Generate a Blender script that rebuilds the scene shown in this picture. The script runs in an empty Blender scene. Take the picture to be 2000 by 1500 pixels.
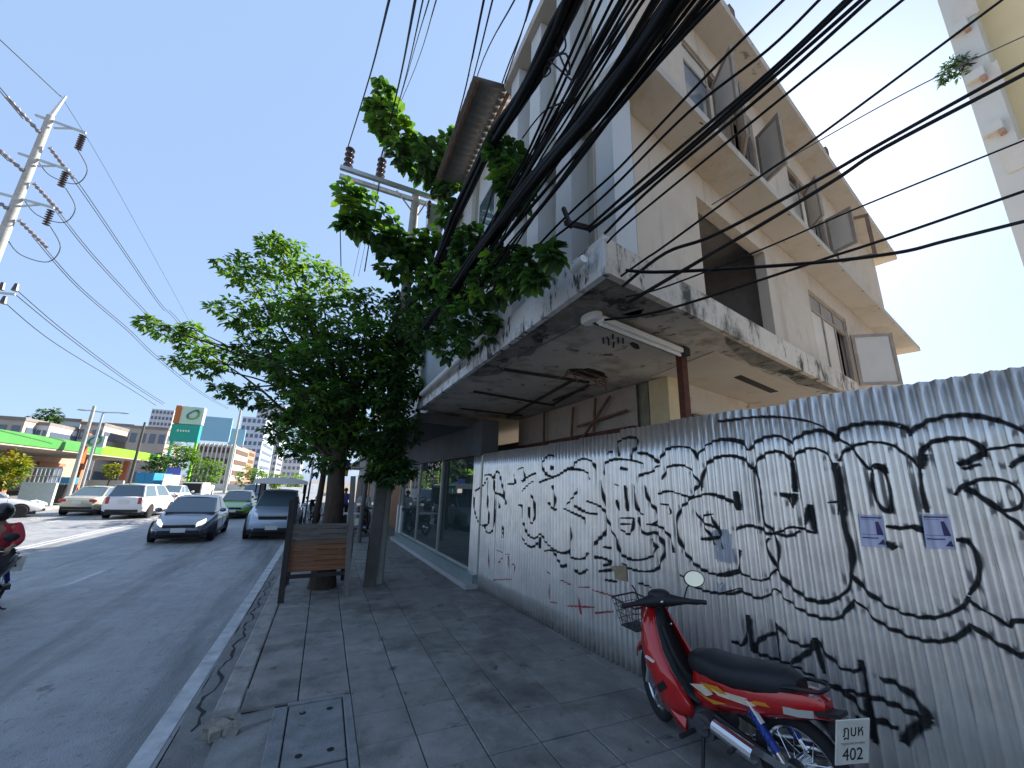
import bpy, bmesh, math, random
from mathutils import Vector, Matrix
random.seed(7)
R_ = math.radians
scene = bpy.context.scene
COL = scene.collection
# ------------------------------------------------------------------ camera
CAMH = 2.0
FPX = 780.0
def _n(v): return Vector(v).normalized()
_s = _n((634-1000, 940-750, FPX)); _k = _n((2085-1000, 985-750, FPX))
_up = _s.cross(_k).normalized()
if _up.y > 0: _up = -_up
_x = _s.cross(_up).normalized()
if _x.x < 0: _x = -_x
def ray(px, py):
    c = Vector((px-1000.0, py-750.0, FPX))
    return Vector((_x.dot(c), _s.dot(c), _up.dot(c)))
CO = Vector((0, 0, CAMH))
def onz(px, py, z=0.0):
    r = ray(px, py); return CO + r*((z-CAMH)/r.z)
def onx(px, py, x):
    r = ray(px, py); return CO + r*(x/r.x)
def ony(px, py, y):
    r = ray(px, py); return CO + r*(y/r.y)
def onv(px, py, p, d):
    r = ray(px, py); nx, ny = -d[1], d[0]
    return CO + r*((nx*p[0]+ny*p[1])/(nx*r.x+ny*r.y))
cd = bpy.data.cameras.new('camera'); cam = bpy.data.objects.new('camera', cd); COL.objects.link(cam)
cd.sensor_width = 36; cd.lens = FPX/2000*36; cd.clip_start = 0.05; cd.clip_end = 5000
rt = Vector((_x.x, _s.x, _up.x)); dn = Vector((_x.y, _s.y, _up.y)); fw = Vector((_x.z, _s.z, _up.z))
M = Matrix((( rt.x, -dn.x, -fw.x, 0), (rt.y, -dn.y, -fw.y, 0), (rt.z, -dn.z, -fw.z, CAMH), (0, 0, 0, 1)))
cam.matrix_world = M
scene.camera = cam
# ------------------------------------------------------------------ world, sun, exposure
SUN_AZ = 26.0      # degrees from +x towards +y
SUN_EL = 36.0
w = bpy.data.worlds.new('World'); scene.world = w; w.use_nodes = True
nt = w.node_tree; bg = nt.nodes['Background']
sky = nt.nodes.new('ShaderNodeTexSky'); sky.sky_type = 'NISHITA'; sky.sun_disc = False
sky.sun_elevation = R_(SUN_EL); sky.sun_rotation = R_(90-SUN_AZ)
sky.air_density = 1.0; sky.dust_density = 1.0; sky.ozone_density = 2.4; sky.altitude = 0
hz_ = nt.nodes.new('ShaderNodeMix'); hz_.data_type = 'RGBA'; hz_.inputs[0].default_value = 0.76   # even veil of city haze over the whole sky
nt.links.new(sky.outputs[0], hz_.inputs[6]); hz_.inputs[7].default_value = (1.95, 2.8, 4.3, 1)
nt.links.new(hz_.outputs[2], bg.inputs[0]); bg.inputs[1].default_value = 0.09
sd = bpy.data.lights.new('sun', 'SUN'); sd.energy = 5.0; sd.angle = R_(0.5); sd.color = (1, 0.93, 0.82)
so = bpy.data.objects.new('sun', sd); COL.objects.link(so)
sdir = Vector((math.cos(R_(SUN_AZ))*math.cos(R_(SUN_EL)), math.sin(R_(SUN_AZ))*math.cos(R_(SUN_EL)), math.sin(R_(SUN_EL))))
so.rotation_euler = sdir.to_track_quat('Z', 'Y').to_euler(); so.location = sdir*60
vs = scene.view_settings
vs.view_transform = 'Standard'; vs.look = 'None'; vs.exposure = 1.45; vs.gamma = 1; vs.use_curve_mapping = False
try:
    scene.cycles.max_bounces = 8; scene.cycles.diffuse_bounces = 5; scene.cycles.glossy_bounces = 3
    scene.cycles.transparent_max_bounces = 6; scene.cycles.transmission_bounces = 4
    scene.cycles.caustics_reflective = False; scene.cycles.caustics_refractive = False
except Exception: pass
# ------------------------------------------------------------------ materials
MATS = {}
def mat(name, col, rough=0.7, metal=0.0, var=0.12, scale=6.0, bump=0.0, bscale=30.0, spec=0.4, stain=None, coat=0.0, streak=None, stretch=(1,1,1), trans=None, emit=None, world=False):
    """principled with noise-varied colour; stain=(colour, threshold, scale, softness); streak = vertical dirt"""
    m = bpy.data.materials.new(name); m.use_nodes = True
    t = m.node_tree; b = t.nodes['Principled BSDF']; L = t.links.new
    b.inputs['Roughness'].default_value = rough; b.inputs['Metallic'].default_value = metal
    b.inputs['Specular IOR Level'].default_value = spec
    if coat: b.inputs['Coat Weight'].default_value = coat; b.inputs['Coat Roughness'].default_value = 0.05
    tc = t.nodes.new('ShaderNodeTexCoord'); mp = t.nodes.new('ShaderNodeMapping'); mp.inputs['Scale'].default_value = stretch
    # paving and road take their dirt from world position, so it runs across pieces
    if world: geo_ = t.nodes.new('ShaderNodeNewGeometry'); SRC = geo_.outputs['Position']
    else: SRC = tc.outputs['Object']
    L(SRC, mp.inputs[0])
    c = col if len(col) == 4 else (*col, 1)
    out = None
    if var > 0:
        n = t.nodes.new('ShaderNodeTexNoise'); n.inputs['Scale'].default_value = scale; n.inputs['Detail'].default_value = 6; n.inputs['Roughness'].default_value = 0.65
        L(mp.outputs[0], n.inputs['Vector'])
        r = t.nodes.new('ShaderNodeValToRGB'); r.color_ramp.elements[0].position = 0.3; r.color_ramp.elements[1].position = 0.72
        lo = tuple(max(0, v*(1-var)) for v in c[:3]); hi = tuple(min(1, v*(1+var)) for v in c[:3])
        r.color_ramp.elements[0].color = (*lo, 1); r.color_ramp.elements[1].color = (*hi, 1)
        L(n.outputs['Fac'], r.inputs[0]); out = r.outputs[0]
    def mixin(fac_socket, colour, cur):
        mx = t.nodes.new('ShaderNodeMix'); mx.data_type = 'RGBA'
        L(fac_socket, mx.inputs[0])
        if cur is None: mx.inputs[6].default_value = c
        else: L(cur, mx.inputs[6])
        mx.inputs[7].default_value = (*colour, 1); return mx.outputs[2]
    def fac(scale_, th, soft, str_, off):
        mp2 = t.nodes.new('ShaderNodeMapping'); mp2.inputs['Scale'].default_value = str_; mp2.inputs['Location'].default_value = off
        L(SRC, mp2.inputs[0])
        n2 = t.nodes.new('ShaderNodeTexNoise'); n2.inputs['Scale'].default_value = scale_; n2.inputs['Detail'].default_value = 8; n2.inputs['Roughness'].default_value = 0.7
        L(mp2.outputs[0], n2.inputs['Vector'])
        r2 = t.nodes.new('ShaderNodeMapRange'); r2.inputs[1].default_value = th; r2.inputs[2].default_value = th+soft
        L(n2.outputs['Fac'], r2.inputs[0]); return r2.outputs[0]
    if stain:
        for i, s in enumerate(stain if isinstance(stain, list) else [stain]):
            out = mixin(fac(s[2], s[1], s[3], s[4] if len(s) > 4 else (1, 1, 1), (i*7.3, i*3.1, i*1.7)), s[0], out)
    if streak:
        out = mixin(fac(streak[2], streak[1], streak[3], (1, 1, 0.08), (5, 3, 9)), streak[0], out)
    if out is None: b.inputs['Base Color'].default_value = c
    else: L(out, b.inputs['Base Color'])
    if bump:
        n3 = t.nodes.new('ShaderNodeTexNoise'); n3.inputs['Scale'].default_value = bscale; n3.inputs['Detail'].default_value = 8
        L(mp.outputs[0], n3.inputs['Vector'])
        bp = t.nodes.new('ShaderNodeBump'); bp.inputs['Strength'].default_value = bump; bp.inputs['Distance'].default_value = 0.02
        L(n3.outputs['Fac'], bp.inputs['Height']); L(bp.outputs[0], b.inputs['Normal'])
    if emit: b.inputs['Emission Color'].default_value = (*emit[0], 1); b.inputs['Emission Strength'].default_value = emit[1]
    if trans:
        o_ = [q for q in t.nodes if q.type == 'OUTPUT_MATERIAL'][0]
        tl = t.nodes.new('ShaderNodeBsdfTranslucent'); tl.inputs[0].default_value = (*trans[0], 1)
        ms = t.nodes.new('ShaderNodeMixShader'); ms.inputs[0].default_value = trans[1]
        L(b.outputs[0], ms.inputs[1]); L(tl.outputs[0], ms.inputs[2]); L(ms.outputs[0], o_.inputs[0])
    MATS[name] = m
    return m
def spray(name, col):
    """paint film whose edge breaks up into fine overspray"""
    m = mat(name, col, 0.6, var=0); t = m.node_tree; L = t.links.new
    at_ = t.nodes.new('ShaderNodeAttribute'); at_.attribute_name = 'edge'; tc = t.nodes.new('ShaderNodeTexCoord')
    n1 = t.nodes.new('ShaderNodeTexNoise'); n1.inputs['Scale'].default_value = 260; n1.inputs['Detail'].default_value = 2; L(tc.outputs['Object'], n1.inputs['Vector'])
    n2 = t.nodes.new('ShaderNodeTexNoise'); n2.inputs['Scale'].default_value = 9; n2.inputs['Detail'].default_value = 3; L(tc.outputs['Object'], n2.inputs['Vector'])
    a1 = t.nodes.new('ShaderNodeMath'); a1.operation = 'MULTIPLY_ADD'; a1.inputs[1].default_value = .55; L(n1.outputs['Fac'], a1.inputs[0]); L(at_.outputs['Fac'], a1.inputs[2])
    a2 = t.nodes.new('ShaderNodeMath'); a2.operation = 'MULTIPLY_ADD'; a2.inputs[1].default_value = .7; L(n2.outputs['Fac'], a2.inputs[0]); L(a1.outputs[0], a2.inputs[2])
    r = t.nodes.new('ShaderNodeMapRange'); r.inputs[1].default_value = 1.05; r.inputs[2].default_value = 1.62; r.inputs[3].default_value = 1; r.inputs[4].default_value = 0; L(a2.outputs[0], r.inputs[0])
    L(r.outputs[0], t.nodes['Principled BSDF'].inputs['Alpha']); return m
def glass(name, col, rough=0.03, spec=0.9, metal=0.0): return mat(name, col, rough, metal, var=0, spec=spec)

# ------------------------------------------------------------------ mesh builder
class MB:
    def __init__(s): s.v = []; s.f = []; s.m = []; s.mi = 0
    def add(s, vs_, fs_):
        o = len(s.v); s.v += [tuple(p) for p in vs_]
        for f in fs_: s.f.append([o+i for i in f]); s.m.append(s.mi)
        return s
    def box(s, c, d, rz=0.0, rx=0.0, ry=0.0):
        hx, hy, hz = d[0]/2, d[1]/2, d[2]/2
        mt = Matrix.Rotation(rz, 3, 'Z') @ Matrix.Rotation(ry, 3, 'Y') @ Matrix.Rotation(rx, 3, 'X')
        P = [Vector(c)+mt @ Vector((x*hx, y*hy, z*hz)) for x in (-1, 1) for y in (-1, 1) for z in (-1, 1)]
        return s.add(P, [(0, 1, 3, 2), (4, 6, 7, 5), (0, 4, 5, 1), (2, 3, 7, 6), (0, 2, 6, 4), (1, 5, 7, 3)])
    def bar(s, a, b, wd, ht=None, up=(0, 0, 1)):
        a = Vector(a); b = Vector(b); ht = ht or wd; d = (b-a).normalized(); u = Vector(up)
        if abs(d.dot(u)) > 0.98: u = Vector((1, 0, 0))
        x = d.cross(u).normalized(); y = x.cross(d).normalized()
        P = [p + x*(i*wd/2) + y*(j*ht/2) for p in (a, b) for i, j in ((-1, -1), (1, -1), (1, 1), (-1, 1))]
        return s.add(P, [(3, 2, 1, 0), (4, 5, 6, 7), (0, 1, 5, 4), (1, 2, 6, 5), (2, 3, 7, 6), (3, 0, 4, 7)])
    def tube(s, pts, r, n=8, cap=True, r2=None):
        pts = [Vector(p) for p in pts]; N = len(pts); rings = []; up = None
        for i, p in enumerate(pts):
            d = (pts[min(i+1, N-1)]-pts[max(i-1, 0)]).normalized()
            if up is None:
                up = Vector((0, 0, 1)) if abs(d.z) < 0.95 else Vector((1, 0, 0))
            x = d.cross(up)
            if x.length < 1e-4: x = d.cross(Vector((0, 1, 0)))
            x.normalize(); y = x.cross(d).normalized(); up = y
            rr = r if r2 is None else r+(r2-r)*i/(N-1)
            if isinstance(r, (list, tuple)): rr = r[i]
            rings.append([p + x*math.cos(2*math.pi*k/n)*rr + y*math.sin(2*math.pi*k/n)*rr for k in range(n)])
        return s.loft(rings, cap)
    def loft(s, rings, cap=True, closed=True):
        n = len(rings[0]); o = []; F = []
        for q in rings: o += q
        for i in range(len(rings)-1):
            for k in range(n if closed else n-1):
                k2 = (k+1) % n
                F.append((i*n+k, i*n+k2, (i+1)*n+k2, (i+1)*n+k))
        if cap and closed:
            F.append(tuple(range(n-1, -1, -1))); F.append(tuple((len(rings)-1)*n+k for k in range(n)))
        return s.add(o, F)
    def cyl(s, a, b, r, r2=None, n=12): return s.tube([a, b], r, n, True, r if r2 is None else r2)
    def lathe(s, prof, c=(0, 0, 0), axis='z', n=16):
        rings = []
        for r, h in prof:
            ring = []
            for k in range(n):
                a = 2*math.pi*k/n; x, y = r*math.cos(a), r*math.sin(a)
                p = (x, y, h) if axis == 'z' else ((h, x, y) if axis == 'x' else (y, h, x))
                ring.append(Vector(c)+Vector(p))
            rings.append(ring)
        return s.loft(rings)
    def torus(s, c, R, r, axis='y', n=24, m=8, sx=1.0):
        V = []; F = []
        for i in range(n):
            a = 2*math.pi*i/n
            for j in range(m):
                b = 2*math.pi*j/m; q = R+r*math.cos(b); h = r*math.sin(b)*sx
                p = (q*math.cos(a), h, q*math.sin(a)) if axis == 'y' else ((q*math.cos(a), q*math.sin(a), h) if axis == 'z' else (h, q*math.cos(a), q*math.sin(a)))
                V.append(Vector(c)+Vector(p))
        for i in range(n):
            for j in range(m):
                F.append((i*m+j, ((i+1) % n)*m+j, ((i+1) % n)*m+(j+1) % m, i*m+(j+1) % m))
        return s.add(V, F)
    def quad(s, a, b, c, d): return s.add([a, b, c, d], [(0, 1, 2, 3)])
    def slab(s, pts, th):   # polygon in 3D extruded along -normal*th
        P = [Vector(p) for p in pts]; n = (P[1]-P[0]).cross(P[2]-P[0]).normalized()
        Q = [p-n*th for p in P]; k = len(P)
        F = [tuple(range(k)), tuple(range(2*k-1, k-1, -1))]
        for i in range(k): F.append((i, i+k, (i+1) % k+k, (i+1) % k))
        return s.add(P+Q, F)
    def prism(s, poly, z0, z1):
        P = [Vector((p[0], p[1], z0)) for p in poly]+[Vector((p[0], p[1], z1)) for p in poly]; k = len(poly)
        F = [tuple(range(k-1, -1, -1)), tuple(range(k, 2*k))]
        for i in range(k): F.append((i, (i+1) % k, (i+1) % k+k, i+k))
        return s.add(P, F)
    def ball(s, c, r, n=10, m=7):
        rx, ry, rz = r if isinstance(r, (tuple, list)) else (r, r, r)
        rings = []
        for j in range(m+1):
            ph = math.pi*(0.02+0.96*j/m)
            rings.append([Vector(c)+Vector((rx*math.sin(ph)*math.cos(2*math.pi*k/n), ry*math.sin(ph)*math.sin(2*math.pi*k/n), -rz*math.cos(ph))) for k in range(n)])
        return s.loft(rings)
    def build(s, name, mats, parent=None, smooth=None, off=None, kind=None, label=None, bevel=0):
        """off: subtract this world point (parts built in world space under an unrotated Empty)"""
        if off is not None: off = Vector(off); vv = [tuple(Vector(p)-off) for p in s.v]
        else: vv = s.v
        me = bpy.data.meshes.new(name); me.from_pydata(vv, [], s.f)
        for q in (mats if isinstance(mats, (list, tuple)) else [mats]): me.materials.append(MATS[q] if isinstance(q, str) else q)
        if len(me.materials) > 1: me.polygons.foreach_set('material_index', s.m)
        me.validate(); me.update()
        if smooth:
            me.polygons.foreach_set('use_smooth', [True]*len(me.polygons))
            try: me.set_sharp_from_angle(angle=R_(smooth if smooth is not True else 40))
            except Exception: pass
        ob = bpy.data.objects.new(name, me); COL.objects.link(ob)
        if parent: ob.parent = parent
        if kind: ob['kind'] = kind
        if label: ob['label'] = label
        if bevel:
            bm_ = ob.modifiers.new('bevel', 'BEVEL'); bm_.width = bevel; bm_.segments = 2; bm_.limit_method = 'ANGLE'
        return ob
def tag(o, label, cat, group=None, kind=None):
    o['label'] = label; o['category'] = cat
    if group: o['group'] = group
    if kind: o['kind'] = kind
    return o
def thing(name, label, cat, loc=(0, 0, 0), rz=0.0, group=None):
    o = bpy.data.objects.new(name, None); COL.objects.link(o); o.location = loc; o.rotation_euler = (0, 0, rz)
    o.empty_display_size = 0.2
    return tag(o, label, cat, group)
def struct(name, mb, mats, **k):
    return mb.build(name, mats, kind='structure', **k)
def copy_tree(o, parent=None):
    c = o.copy(); COL.objects.link(c)
    if parent: c.parent = parent
    for ch in list(o.children): copy_tree(ch, c)
    return c
def textobj(name, body, size, m, parent, loc, rot, ext=0.0008, sx=1.0, align='CENTER'):
    cu = bpy.data.curves.new(name, 'FONT'); cu.body = body; cu.size = size; cu.extrude = ext; cu.align_x = align; cu.align_y = 'CENTER'; cu.resolution_u = 3
    ob = bpy.data.objects.new(name, cu); COL.objects.link(ob)
    dg = bpy.context.evaluated_depsgraph_get(); dg.update()
    me = bpy.data.meshes.new_from_object(ob.evaluated_get(dg))
    bpy.data.objects.remove(ob)
    o2 = bpy.data.objects.new(name, me); COL.objects.link(o2); me.materials.clear(); me.materials.append(MATS[m])
    o2.parent = parent; o2.location = loc; o2.rotation_euler = rot; o2.scale = (sx, 1, 1)
    return o2
def lerp(a, b, t): return a+(b-a)*t
def spline(pts, n=6):
    """catmull-rom through points"""
    P = [Vector(p) for p in pts]; out = []
    if len(P) == 2:
        return [P[0].lerp(P[1], i/n) for i in range(n+1)]
    for i in range(len(P)-1):
        p0 = P[max(i-1, 0)]; p1 = P[i]; p2 = P[i+1]; p3 = P[min(i+2, len(P)-1)]
        for k in range(n):
            t = k/n
            out.append(0.5*((2*p1)+(-p0+p2)*t+(2*p0-5*p1+4*p2-p3)*t*t+(-p0+3*p1-3*p2+p3)*t**3))
    out.append(P[-1]); return out

# palette -----------------------------------------------------------------
mat('asphalt', (0.25, 0.255, 0.27), 0.48, var=0.28, scale=2.2, bump=0.6, bscale=60, world=True, stain=[((0.33, 0.33, 0.33), 0.52, 0.9, 0.2, (1, .06, 1)), ((0.125, 0.13, 0.135), 0.53, 0.8, 0.12, (1, .10, 1)), ((0.10, 0.10, 0.105), 0.64, 1.6, 0.05, (1, .6, 1)), ((0.13, 0.13, 0.135), 0.57, 11, 0.1)])
mat('gutter_concrete', (0.19, 0.19, 0.185), 0.85, var=0.3, scale=3, bump=0.4, bscale=40, stain=((0.045, 0.045, 0.045), 0.55, 2.5, 0.2))
mat('white_paint', (0.48, 0.48, 0.49), 0.7, var=0.3, scale=5, bump=0.2, bscale=60, stain=((0.16, 0.16, 0.17), 0.6, 6, 0.15))
mat('kerb_concrete', (0.30, 0.285, 0.27), 0.85, var=0.3, scale=5, bump=0.5, bscale=35, stain=[((0.10, 0.09, 0.08), 0.55, 3, 0.2)])
mat('kerb_broken', (0.26, 0.235, 0.20), 0.9, var=0.3, scale=8, bump=0.8, bscale=25)
mat('joint_dark', (0.03, 0.03, 0.032), 0.9, var=0.2)
TILEM = []
for i, c in enumerate([(0.25, 0.24, 0.226), (0.23, 0.22, 0.207), (0.275, 0.265, 0.25), (0.213, 0.204, 0.193), (0.245, 0.232, 0.213)]):
    TILEM.append(mat('paving_tile_%d' % i, c, 0.75, var=0.25, scale=3.5, bump=0.35, bscale=50, world=True, stain=[((0.095, 0.09, 0.086), 0.50, 0.75, 0.16), ((0.30, 0.295, 0.285), 0.63, 5, 0.08), ((0.07, 0.068, 0.066), 0.60, 3.5, 0.08)]))
mat('pavement_far', (0.22, 0.218, 0.212), 0.85, var=0.3, scale=1.5, bump=0.3)
mat('soil', (0.20, 0.17, 0.13), 0.95, var=0.3, scale=0.5, bump=0.5)
mat('lot_ground', (0.50, 0.46, 0.40), 0.95, var=0.25, scale=0.8, bump=0.4)
mat('cover_concrete', (0.21, 0.215, 0.22), 0.85, var=0.25, scale=6, bump=0.4, bscale=60, stain=((0.08, 0.08, 0.08), 0.58, 5, 0.2))
mat('facade_paint', (0.60, 0.505, 0.405), 0.85, var=0.09, scale=1.5, bump=0.15, bscale=30, stain=[((0.48, 0.38, 0.27), 0.53, 0.9, 0.2), ((0.26, 0.24, 0.22), 0.62, 2.2, 0.08, (1, 1, .5))], streak=((0.38, 0.32, 0.26), 0.55, 4.0, 0.2))
mat('soffit_paint', (0.52, 0.465, 0.40), 0.85, var=0.1, scale=1.2, bump=0.2, stain=[((0.42, 0.33, 0.23), 0.54, 1.5, 0.2), ((0.24, 0.19, 0.15), 0.63, 2.5, 0.06)])
mat('fascia_mould', (0.62, 0.55, 0.46), 0.9, var=0.12, scale=2, bump=0.5, bscale=25, stain=[((0.33, 0.29, 0.24), 0.50, 3, 0.15), ((0.08, 0.072, 0.064), 0.54, 2.0, 0.10, (1, 1, .5)), ((0.05, 0.045, 0.04), 0.56, 9, 0.08, (.6, .6, .25))])
mat('fascia_white', (0.62, 0.63, 0.63), 0.85, var=0.1, scale=2, bump=0.4, bscale=25, stain=[((0.35, 0.35, 0.34), 0.52, 4, 0.12), ((0.05, 0.05, 0.048), 0.545, 9.0, 0.07, (.5, .7, .25)), ((0.04, 0.04, 0.04), 0.60, 2.2, 0.06, (1, .7, .5))])
mat('canopy_soffit', (0.47, 0.435, 0.385), 0.9, var=0.15, scale=1.3, bump=0.4, bscale=12, stain=[((0.25, 0.205, 0.155), 0.50, 1.4, 0.15), ((0.09, 0.075, 0.06), 0.575, 3.2, 0.08), ((0.55, 0.50, 0.44), 0.64, 7, 0.05)])
mat('canopy_rot', (0.20, 0.19, 0.165), 0.95, var=0.4, scale=5, bump=0.9, bscale=12, stain=[((0.03, 0.03, 0.028), 0.53, 3, 0.08), ((0.33, 0.25, 0.19), 0.62, 5, 0.06)])
mat('fin_white', (0.62, 0.62, 0.61), 0.8, var=0.06, scale=2, stain=((0.5, 0.5, 0.48), 0.62, 2, 0.2))
mat('panel_grey', (0.36, 0.36, 0.30), 0.85, var=0.15, scale=1.5, bump=0.2, stain=((0.2, 0.2, 0.16), 0.6, 1.5, 0.25))
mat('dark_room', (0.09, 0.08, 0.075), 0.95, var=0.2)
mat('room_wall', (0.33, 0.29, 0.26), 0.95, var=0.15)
mat('window_wood', (0.36, 0.29, 0.23), 0.7, var=0.2, scale=8, bump=0.2)
mat('window_wood_dark', (0.20, 0.12, 0.08), 0.7, var=0.2, scale=8)
mat('window_glass', (0.64, 0.57, 0.48), 0.35, var=.08, scale=2, spec=.4)
glass('window_glass_blue', (0.25, 0.30, 0.37), 0.08, 0.8)
mat('column_yellow', (0.62, 0.52, 0.33), 0.85, var=0.12, scale=3, stain=((0.35, 0.28, 0.18), 0.6, 4, 0.15))
mat('column_green', (0.22, 0.22, 0.16), 0.9, var=0.3, scale=6)
mat('rust_steel', (0.10, 0.035, 0.022), 0.75, var=0.35, scale=8, bump=0.2)
mat('rust_brown', (0.16, 0.09, 0.06), 0.8, var=0.35, scale=8, bump=0.2)
mat('sign_board_old', (0.36, 0.31, 0.27), 0.7, var=0.12)
mat('lamp_white', (0.75, 0.75, 0.72), 0.5, var=0.05)
mat('black_plastic', (0.02, 0.02, 0.022), 0.5, var=0.1)
mat('cable_black', (0.008, 0.008, 0.009), 0.6, var=0.1, spec=0.15)
mat('cable_grey', (0.10, 0.10, 0.11), 0.6, var=0.1)
mat('cable_thin', (0.05, 0.05, 0.055), 0.6, var=0)
mat('zinc', (0.82, 0.795, 0.755), 0.29, 0.74, var=0.14, scale=3.0, bump=0.05, bscale=20, stain=[((0.80, 0.75, 0.68), 0.58, 1.2, 0.3), ((0.42, 0.40, 0.37), 0.66, 4.5, 0.1)], streak=((0.36, 0.34, 0.32), 0.60, 9.0, 0.12))
spray('spray_black', (0.012, 0.013, 0.015))
spray('spray_red', (0.36, 0.06, 0.05))
mat('spray_silver', (0.42, 0.45, 0.50), 0.5, 0.3, var=0.1)
mat('poster_paper', (0.56, 0.56, 0.70), 0.8, var=0.06, scale=10)
mat('poster_ink', (0.07, 0.06, 0.14), 0.8, var=0)
mat('poster_line', (0.24, 0.24, 0.36), 0.8, var=0)
mat('card_brown', (0.32, 0.24, 0.15), 0.9, var=0.2, scale=10)
mat('bark', (0.06, 0.042, 0.03), 0.95, var=0.4, scale=9, bump=1.0, bscale=18, stretch=(1, 1, .35))
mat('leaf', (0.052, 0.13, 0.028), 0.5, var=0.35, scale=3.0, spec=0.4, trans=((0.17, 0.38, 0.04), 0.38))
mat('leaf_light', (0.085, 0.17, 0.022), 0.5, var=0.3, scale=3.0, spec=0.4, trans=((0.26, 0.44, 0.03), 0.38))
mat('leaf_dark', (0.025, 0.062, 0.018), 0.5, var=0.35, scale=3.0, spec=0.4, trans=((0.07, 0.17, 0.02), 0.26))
mat('leaf_yellow', (0.22, 0.24, 0.012), 0.6, var=0.35, scale=4, trans=((0.40, 0.38, 0.01), 0.3))
mat('wood_old', (0.15, 0.13, 0.115), 0.85, var=0.3, scale=5, bump=0.5, bscale=20, stretch=(.3, 1, 4))
mat('wood_brown', (0.24, 0.105, 0.05), 0.75, var=0.4, scale=5, bump=0.5, bscale=20, stretch=(.3, 1, 6))
mat('wood_mid', (0.17, 0.10, 0.07), 0.8, var=0.4, scale=5, bump=0.5, bscale=20, stretch=(.3, 1, 6))
mat('post_dark', (0.035, 0.03, 0.028), 0.85, var=0.3, scale=6, bump=0.4, stretch=(1, 1, .2))
mat('post_grey', (0.16, 0.15, 0.14), 0.9, var=0.3, scale=6, bump=0.4, stretch=(1, 1, .2))
mat('pole_concrete', (0.42, 0.41, 0.38), 0.85, var=0.18, scale=3, bump=0.2)
mat('pole_dark', (0.11, 0.10, 0.09), 0.85, var=0.25, scale=4, bump=0.3)
mat('steel_galv', (0.50, 0.51, 0.53), 0.45, 0.6, var=0.1)
mat('insulator', (0.07, 0.05, 0.06), 0.35, var=0.1)
mat('insulator_grey', (0.22, 0.21, 0.25), 0.4, var=0.1)
mat('shop_tile', (0.22, 0.27, 0.27), 0.35, var=0.15, scale=4)
mat('step_edge', (0.42, 0.43, 0.42), 0.6, var=0.15, scale=6, stain=((0.2, 0.2, 0.2), .6, 5, .2))
mat('alu', (0.55, 0.55, 0.52), 0.4, 0.5, var=0.08)
glass('shop_glass', (0.035, 0.055, 0.056), 0.02, 0.8)
mat('bulkhead', (0.10, 0.105, 0.11), 0.8, var=0.2, scale=2)
mat('board_orange', (0.36, 0.17, 0.09), 0.7, var=0.12)
mat('plain_white', (0.72, 0.72, 0.70), 0.6, var=0.06)
mat('car_tyre', (0.018, 0.018, 0.019), 0.85, var=0.15)
mat('car_rim', (0.38, 0.39, 0.40), 0.35, 0.7, var=0)
mat('car_dark', (0.012, 0.012, 0.014), 0.5, var=0)
glass('car_glass', (0.085, 0.125, 0.15), 0.03, 0.9)
mat('lamp_lit', (0.8, 0.85, 0.9), 0.12, var=0, emit=((0.9, 0.95, 1.0), 1.2))
mat('lamp_clear', (0.78, 0.82, 0.86), 0.12, var=0, spec=0.8)
mat('lamp_red', (0.35, 0.01, 0.01), 0.15, var=0, spec=0.8)
mat('plate_white', (0.62, 0.62, 0.60), 0.5, var=0)
mat('chrome', (0.65, 0.66, 0.68), 0.15, 0.95, var=0)
# ================================================================== SETTING
g = MB(); g.quad((-2600, -600, -0.21), (2600, -600, -0.21), (2600, 4200, -0.21), (-2600, 4200, -0.21)); struct('ground', g, 'soil')
ROADZ = -0.18
rd = MB()
xs = [-15.0, -11.5, -8.0, -4.6, -0.90]; ys = [-30, 0, 4, 8, 14, 24, 60, 400]
for i in range(len(xs)-1):
    for j in range(len(ys)-1):
        rd.quad((xs[i], ys[j], ROADZ), (xs[i+1], ys[j], ROADZ), (xs[i+1], ys[j+1], ROADZ), (xs[i], ys[j+1], ROADZ))
struct('road', rd, 'asphalt')
ln = MB(); zz = ROADZ+0.004
def strip(mb, x0, y0, x1, y1, wd, z): mb.quad((x0-wd/2, y0, z), (x0+wd/2, y0, z), (x1+wd/2, y1, z), (x1-wd/2, y1, z))
seg = [(4.45, -1.02), (7, -1.0), (10, -0.985), (14, -0.985), (60, -0.985)]
for a, b in zip(seg, seg[1:]): strip(ln, a[1], a[0], b[1], b[0], 0.16, zz)
struct('road_edge_line', ln, 'white_paint')
dz = MB()
for y in [11.6+6*k for k in range(14)]: strip(dz, -4.45, y, -4.42, y+1.6, 0.12, zz)
for y in [8+6*k for k in range(14)]: strip(dz, -11.2, y, -11.2, y+1.6, 0.12, zz)
for dx in (-7.95, -7.7): strip(dz, dx, -20, dx, 150, 0.10, zz)
struct('lane_marking', dz, 'white_paint')
gt = MB(); rg = random.Random(3)
gl = [(-0.90+rg.uniform(-.025, .03), y*0.45-4) for y in range(0, 60)]
for a, b in zip(gl, gl[1:]): gt.quad((a[0], a[1], -0.174), (-0.55, a[1], -0.174), (-0.55, b[1], -0.174), (b[0], b[1], -0.174))
gt.quad((gl[-1][0], gl[-1][1], -.174), (-.55, gl[-1][1], -.174), (-.55, 120, -.174), (-.9, 120, -.174))
struct('gutter', gt, 'gutter_concrete')
# crack in the gutter: a row of thin dark chips
cr = MB(); cp = [(-0.80+.035*math.sin(k*.9)+rg.uniform(-.025, .03), 4.95+k*.11, rg.uniform(.006, .022)) for k in range(60)]
for (x0, y0, w0), (x1, y1, w1) in zip(cp, cp[1:]): cr.quad((x0-w0, y0, -.1715), (x0+w0, y0, -.1715), (x1+w1, y1, -.1715), (x1-w1, y1, -.1715))
cr.build('gutter_crack', 'joint_dark', kind='stuff')
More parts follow.
